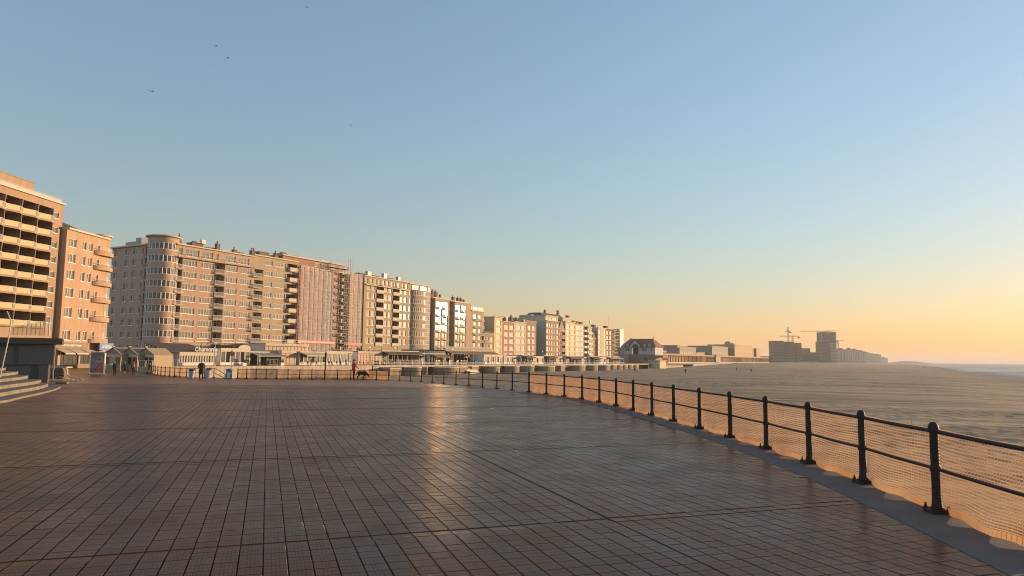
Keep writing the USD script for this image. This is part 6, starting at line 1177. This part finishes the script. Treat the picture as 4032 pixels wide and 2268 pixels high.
def person(label, xy, face, h, top, bottom, arms, stride=.0, lean=0.0, coat=.55, hat=None, hair=(.03, .02, .015), bare=0.0, bag=None, z=None, shoes=(.03, .025, .02)):
    """built facing +y, then turned to the heading 'face' (degrees clockwise from +y)"""
    z = float(gz(xy[1])) if z is None else z
    p = thing('person', label, 'person', (xy[0], xy[1], z), -math.radians(face)); S = h / 1.75
    V = lambda *a: np.array(a, float) * S
    hip, chest, neck, head = V(0, 0, .93), V(0, lean * .6, 1.27), V(0, lean, 1.47), V(0, lean * 1.15 + .015, 1.635)
    legs = []
    for sd, st in ((-1, stride), (1, -stride)):
        hp_, kn, an = V(sd * .09, 0, .90), V(sd * .10, st * .6 + .02, .5), V(sd * .105, st, .085); legs.append((hp_, kn, an))
    sh = [V(-.19, lean * .95, 1.41), V(.19, lean * .95, 1.41)]
    body = [blob([(.115 * S, hip + V(-.055, 0, 0)), (.115 * S, hip + V(.055, 0, 0)), (.12 * S, chest + V(-.07, 0, 0)), (.12 * S, chest + V(.07, 0, 0))]), blob([(.12 * S, chest), (.07 * S, sh[0]), (.07 * S, sh[1])]), bone(neck - V(0, 0, .05), .06 * S, head - V(0, 0, .06), .052 * S)]
    body += [blob([(.088 * S, head + V(0, -.012, .02)), (.062 * S, head + V(0, .022, -.05)), (.045 * S, head + V(0, .035, -.08))], 16), bone(head + V(0, .085, .0), .012 * S, head + V(0, .1, -.022), .015 * S, 8)]
    for sd in (-1, 1): body += [blob([(.018 * S, head + V(sd * .082, -.01, .0)), (.014 * S, head + V(sd * .08, -.008, -.03))], 8), sph(.012 * S, head + V(sd * .03, .078, .012), 8)]
    body.append(bone(head + V(-.02, .078, -.052), .008 * S, head + V(.02, .078, -.052), .008 * S, 8))
    for hp_, kn, an in legs: body += [bone(hp_, .085 * S, kn, .055 * S), bone(kn, .055 * S, an, .038 * S), blob([(.036 * S, an), (.03 * S, an + V(0, .12, -.05)), (.032 * S, an + V(0, -.04, -.05))])]
    sl = []
    for s_, (el, wr) in zip(sh, arms):
        el, wr = s_ + V(*el), s_ + V(*wr); f = wr - el; body += [bone(s_, .05 * S, el, .04 * S), bone(el, .04 * S, wr, .028 * S)] + hand(wr, f, 1 if s_[0] > 0 else -1); sl += [bone(s_, .066 * S, el, .056 * S), bone(el, .056 * S, el + f * .93, .043 * S)]
    b = MB().tm(uni(body)).build(p, 'body', M_skin, smooth=50)
    lo = V(0, 0, .93 - coat * .55)
    c = [blob([(.15 * S, hip + V(-.06, 0, -.02)), (.15 * S, hip + V(.06, 0, -.02)), (.145 * S, chest + V(-.08, 0, 0)), (.145 * S, chest + V(.08, 0, 0))]), blob([(.145 * S, chest), (.082 * S, sh[0]), (.082 * S, sh[1]), (.066 * S, neck - V(0, 0, .02))])] + sl
    if coat > .2: c.append(blob([(.15 * S, hip + V(-.06, 0, 0)), (.15 * S, hip + V(.06, 0, 0)), (.14 * S, lo + V(-.09, 0, .05)), (.14 * S, lo + V(.09, 0, .05))]))
    MB().tm(uni(c)).build(b, 'coat', top, smooth=50)
    t = [blob([(.13 * S, hip + V(-.05, 0, 0)), (.13 * S, hip + V(.05, 0, 0)), (.1 * S, legs[0][0]), (.1 * S, legs[1][0])])]
    for hp_, kn, an in legs:
        t.append(bone(hp_, .098 * S, kn, .07 * S))
        if not bare: t.append(bone(kn, .07 * S, an + V(0, 0, .02), .056 * S))
    MB().tm(uni(t)).build(b, 'trousers', bottom, smooth=50)
    for hp_, kn, an in legs: MB().tm(blob([(.045 * S, an + V(0, -.03, -.035)), (.04 * S, an + V(0, .13, -.042)), (.046 * S, an + V(0, .03, -.01))])).build(b, 'shoe', cloth('shoe', shoes), smooth=50)
    if hat: MB().tm(uni([blob([(.098 * S, head + V(0, -.015, .045)), (.085 * S, head + V(0, -.01, .085))], 16), bone(head + V(-.05, .09, .05), .012 * S, head + V(.05, .09, .05), .012 * S, 8)])).build(b, 'hat', hat, smooth=50)
    else: MB().tm(blob([(.094 * S, head + V(0, -.028, .03)), (.075 * S, head + V(0, -.04, -.03))], 16)).build(b, 'hair', cloth('hair', hair), smooth=50)
    if bag is not None: MB().tm(blob([(.09 * S, chest + V(-.08, -.22, .08)), (.09 * S, chest + V(.08, -.22, .08)), (.1 * S, chest + V(-.08, -.22, -.22)), (.1 * S, chest + V(.08, -.22, -.22))])).build(p, 'backpack', bag, smooth=50)
    return p
blk, dgrey, red = cloth('black', (.009, .008, .008)), cloth('dark_grey', (.03, .028, .028)), cloth('red', (.36, .03, .025))
down = ((-.06, -.03, -.28), (-.05, .06, -.52)); downr = ((.06, -.03, -.28), (.05, .06, -.52)); swing = ((-.08, .12, -.26), (-.06, .26, -.44)); pock = ((-.12, -.06, -.26), (-.02, .12, -.42)); pockr = ((.12, -.06, -.26), (.02, .12, -.42))
def hgt(yb, yt, Y): return (yb - yt) / FPX * Y
def at_px(x, yb): q = on_ground(x, yb); return q[:2]
q = at_px(791, 1492); person('person in a long dark coat walking by the grey bins, head bowed', q, 150, hgt(1493, 1421, q[1]), blk, blk, (pock, pockr), stride=.2, coat=.75, hair=(.2, .15, .1))
q = at_px(1392, 1494); man_q = q; person('person in red jacket and dark cap holding the black dog on a lead', q, 60, hgt(1494, 1417, q[1]), red, blk, (down, ((.1, .10, -.24), (.1, .3, -.42))), stride=.03, coat=.28, hat=blk)
q = at_px(451, 1476); person('person in a dark coat walking away, leftmost of three near the poster stand', q, -20, hgt(1476, 1424, q[1]), blk, blk, (down, downr), stride=.16, coat=.45)
q = at_px(489, 1474.5); person('person in dark jacket with bare calves walking away, middle of three', q, -15, hgt(1474, 1425, q[1]), dgrey, blk, (down, downr), stride=.2, coat=.35, bare=1)
q = at_px(524, 1475); person('person in dark clothes with an orange-red backpack walking away', q, -25, hgt(1475, 1424, q[1]), cloth('maroon', (.12, .03, .025)), blk, (down, downr), stride=.2, coat=.3, bag=cloth('orange', (.5, .1, .04)))
q = at_px(586, 1473.5); person('person in dark jacket and grey trousers leaning at the far end of the railing', q, 70, hgt(1473, 1428, q[1]), blk, cloth('grey', (.16, .15, .14)), (((-.1, .15, -.2), (.1, .32, -.18)), ((.1, .15, -.2), (.1, .35, -.2))), lean=.06, coat=.3)
def bz(x, y): return float(beach_z(np.array([x]), np.array([y]))[0])
def beach_person(label, px, yb, hh, face, top, bot, **k):
    d = ray(px, yb); s = 60.0
    for _ in range(60): P = EYE + d * s; s *= (bz(P[0], P[1]) - EYE[2]) / (P[2] - EYE[2]) if P[2] < EYE[2] else 1
    P = EYE + d * s; person(label, P[:2], face, hh, top, bot, (down, downr), z=bz(P[0], P[1]), **k)
beach_person('person in black standing on the sand in front of the red-roofed hall', 2500, 1466, 1.7, 20, blk, blk, coat=.6)
beach_person('person walking on the sand before the far gallery', 2900, 1449, 1.75, 80, dgrey, blk, stride=.25)
beach_person('small distant person on the sand right of the gallery walker', 2957, 1440, 1.7, 0, blk, blk)
beach_person('small distant person on the sand before the gallery arches', 2699, 1440, 1.7, 10, dgrey, blk)
beach_person('tiny person on the wet sand by the shore, left of two', 3640, 1450, 1.7, 0, blk, blk)
beach_person('tiny person on the wet sand by the shore, right of two', 3710, 1456, 1.7, 0, blk, blk)
# black dog, nose to the ground, facing right
dx, dy = man_q[0] + .85, man_q[1] - .05; dg = thing('dog', 'large black dog sniffing the ground on a lead beside the person in red', 'dog', (dx, dy, float(gz(dy))), math.radians(-8))
body = [blob([(.155, (.26, 0, .53)), (.12, (.0, 0, .57)), (.13, (-.28, 0, .59))], 14), blob([(.14, (.28, 0, .5)), (.13, (.3, 0, .6))], 14), bone((.34, 0, .6), .1, (.56, 0, .42), .075), blob([(.075, (.58, 0, .38)), (.06, (.62, 0, .32))]), bone((.62, 0, .31), .05, (.70, 0, .2), .035), sph(.02, (.715, 0, .19), 8)]
for sd in (-1, 1):
    body += [blob([(.02, (.55, sd * .055, .45)), (.03, (.5, sd * .085, .38)), (.012, (.52, sd * .09, .32))], 8)]
    fx = .30 + .05 * sd; body += [bone((.28, sd * .085, .5), .075, (fx, sd * .09, .27), .04), bone((fx, sd * .09, .27), .036, (fx + .01, sd * .09, .06), .028), blob([(.034, (fx + .01, sd * .09, .034)), (.03, (fx + .06, sd * .09, .03))], 8)]
    hx = -.3 - .06 * sd; body += [bone((-.28, sd * .08, .56), .1, (hx + .08, sd * .09, .38), .06), bone((hx + .08, sd * .09, .38), .052, (hx - .08, sd * .09, .22), .034), bone((hx - .08, sd * .09, .22), .033, (hx - .05, sd * .09, .05), .027), blob([(.034, (hx - .05, sd * .09, .034)), (.03, (hx, sd * .09, .03))], 8)]
body += [bone((-.38, 0, .6), .05, (-.5, 0, .45), .035), bone((-.5, 0, .45), .035, (-.56, 0, .28), .015)]
MB(lambda v: v * 1.22).tm(uni(body)).build(dg, 'body', cloth('dog_coat', (.009, .008, .008)), smooth=60)
MB(lambda v: v * 1.22).tube([(.36 + .0, -.1, .6), (.36, 0, .72), (.36, .1, .6)], .012, 5).build(dg, 'collar', cloth('red', (.36, .03, .025)))
MB().tube([(dx + .44, dy, gz(dy) + .88), (dx - .2, dy + .0, gz(dy) + .86), (man_q[0] + .36, man_q[1] + .1, gz(dy) + .95)], .006, 4).build(W, 'dog_lead', M_dark, label='thin dark lead from the hand of the person in red to the black dog', cat='lead')
# gulls
M_gull = plain('gull_grey', (.36, .37, .4), .8, var=.1)
def gull(label, px, py, Y, span, roll, yaw):
    p = at_depth(px, py, Y); L = [blob([(.07, (0, -.22, 0)), (.1, (0, 0, 0)), (.06, (0, .2, .01))], 10), sph(.055, (0, .27, .03), 10), bone((0, .3, .03), .018, (0, .39, .01), .008, 6), blob([(.02, (-.06, -.42, 0)), (.02, (.06, -.42, 0)), (.03, (0, -.2, 0))], 8)]
    for s in (-1, 1):
        a, b, c = (.0 * s, .05, .02), (s * span * .22, .12, .16), (s * span * .5, -.12, .04 + .1 * roll)
        L += [blob([(.022, a), (.018, (a[0], -.14, .02)), (.02, b), (.012, (b[0], b[1] - .2, b[2]))], 8), blob([(.02, b), (.012, (b[0], b[1] - .2, b[2])), (.008, c)], 8)]
    c = thing('gull', label, 'bird', tuple(p), math.radians(yaw)); R = trimesh.transformations.rotation_matrix(roll, [0, 1, 0])[:3, :3]
    MB(lambda v: .62 * v @ R.T).tm(uni(L)).build(c, 'body', M_gull, smooth=50)
for a in [('gull soaring near the top edge of the sky', 1210, 29, 95, .9, .5, 40), ('gull gliding high left, upper of a close pair', 852, 181, 80, .75, -.7, 70), ('gull gliding high left, lower of a close pair', 898, 228, 80, .75, -.7, 60), ('gull far left above the hotel row', 586, 357, 85, .7, .3, 20), ('second gull far left, just right of its neighbour', 600, 361, 88, .65, .6, 110), ('small gull alone at mid height above the scaffolding', 1380, 495, 120, 1.0, .8, 30)]: gull(*a)
# ================================================================ haze
HZ = mat('haze_air', {'v': ('principled_volume', dict(color=(.93, .86, .76), density=1.35e-4, anisotropy=0.0))}, [], surface=None, volume='v.volume')
hv = MB().box(-15000, 16500, -9000, 16500, -11, 90); v, f = hv.arrays()
hz = define(f'{W}/haze', v, f, HZ); tag(hz.GetPrim(), kind='stuff')
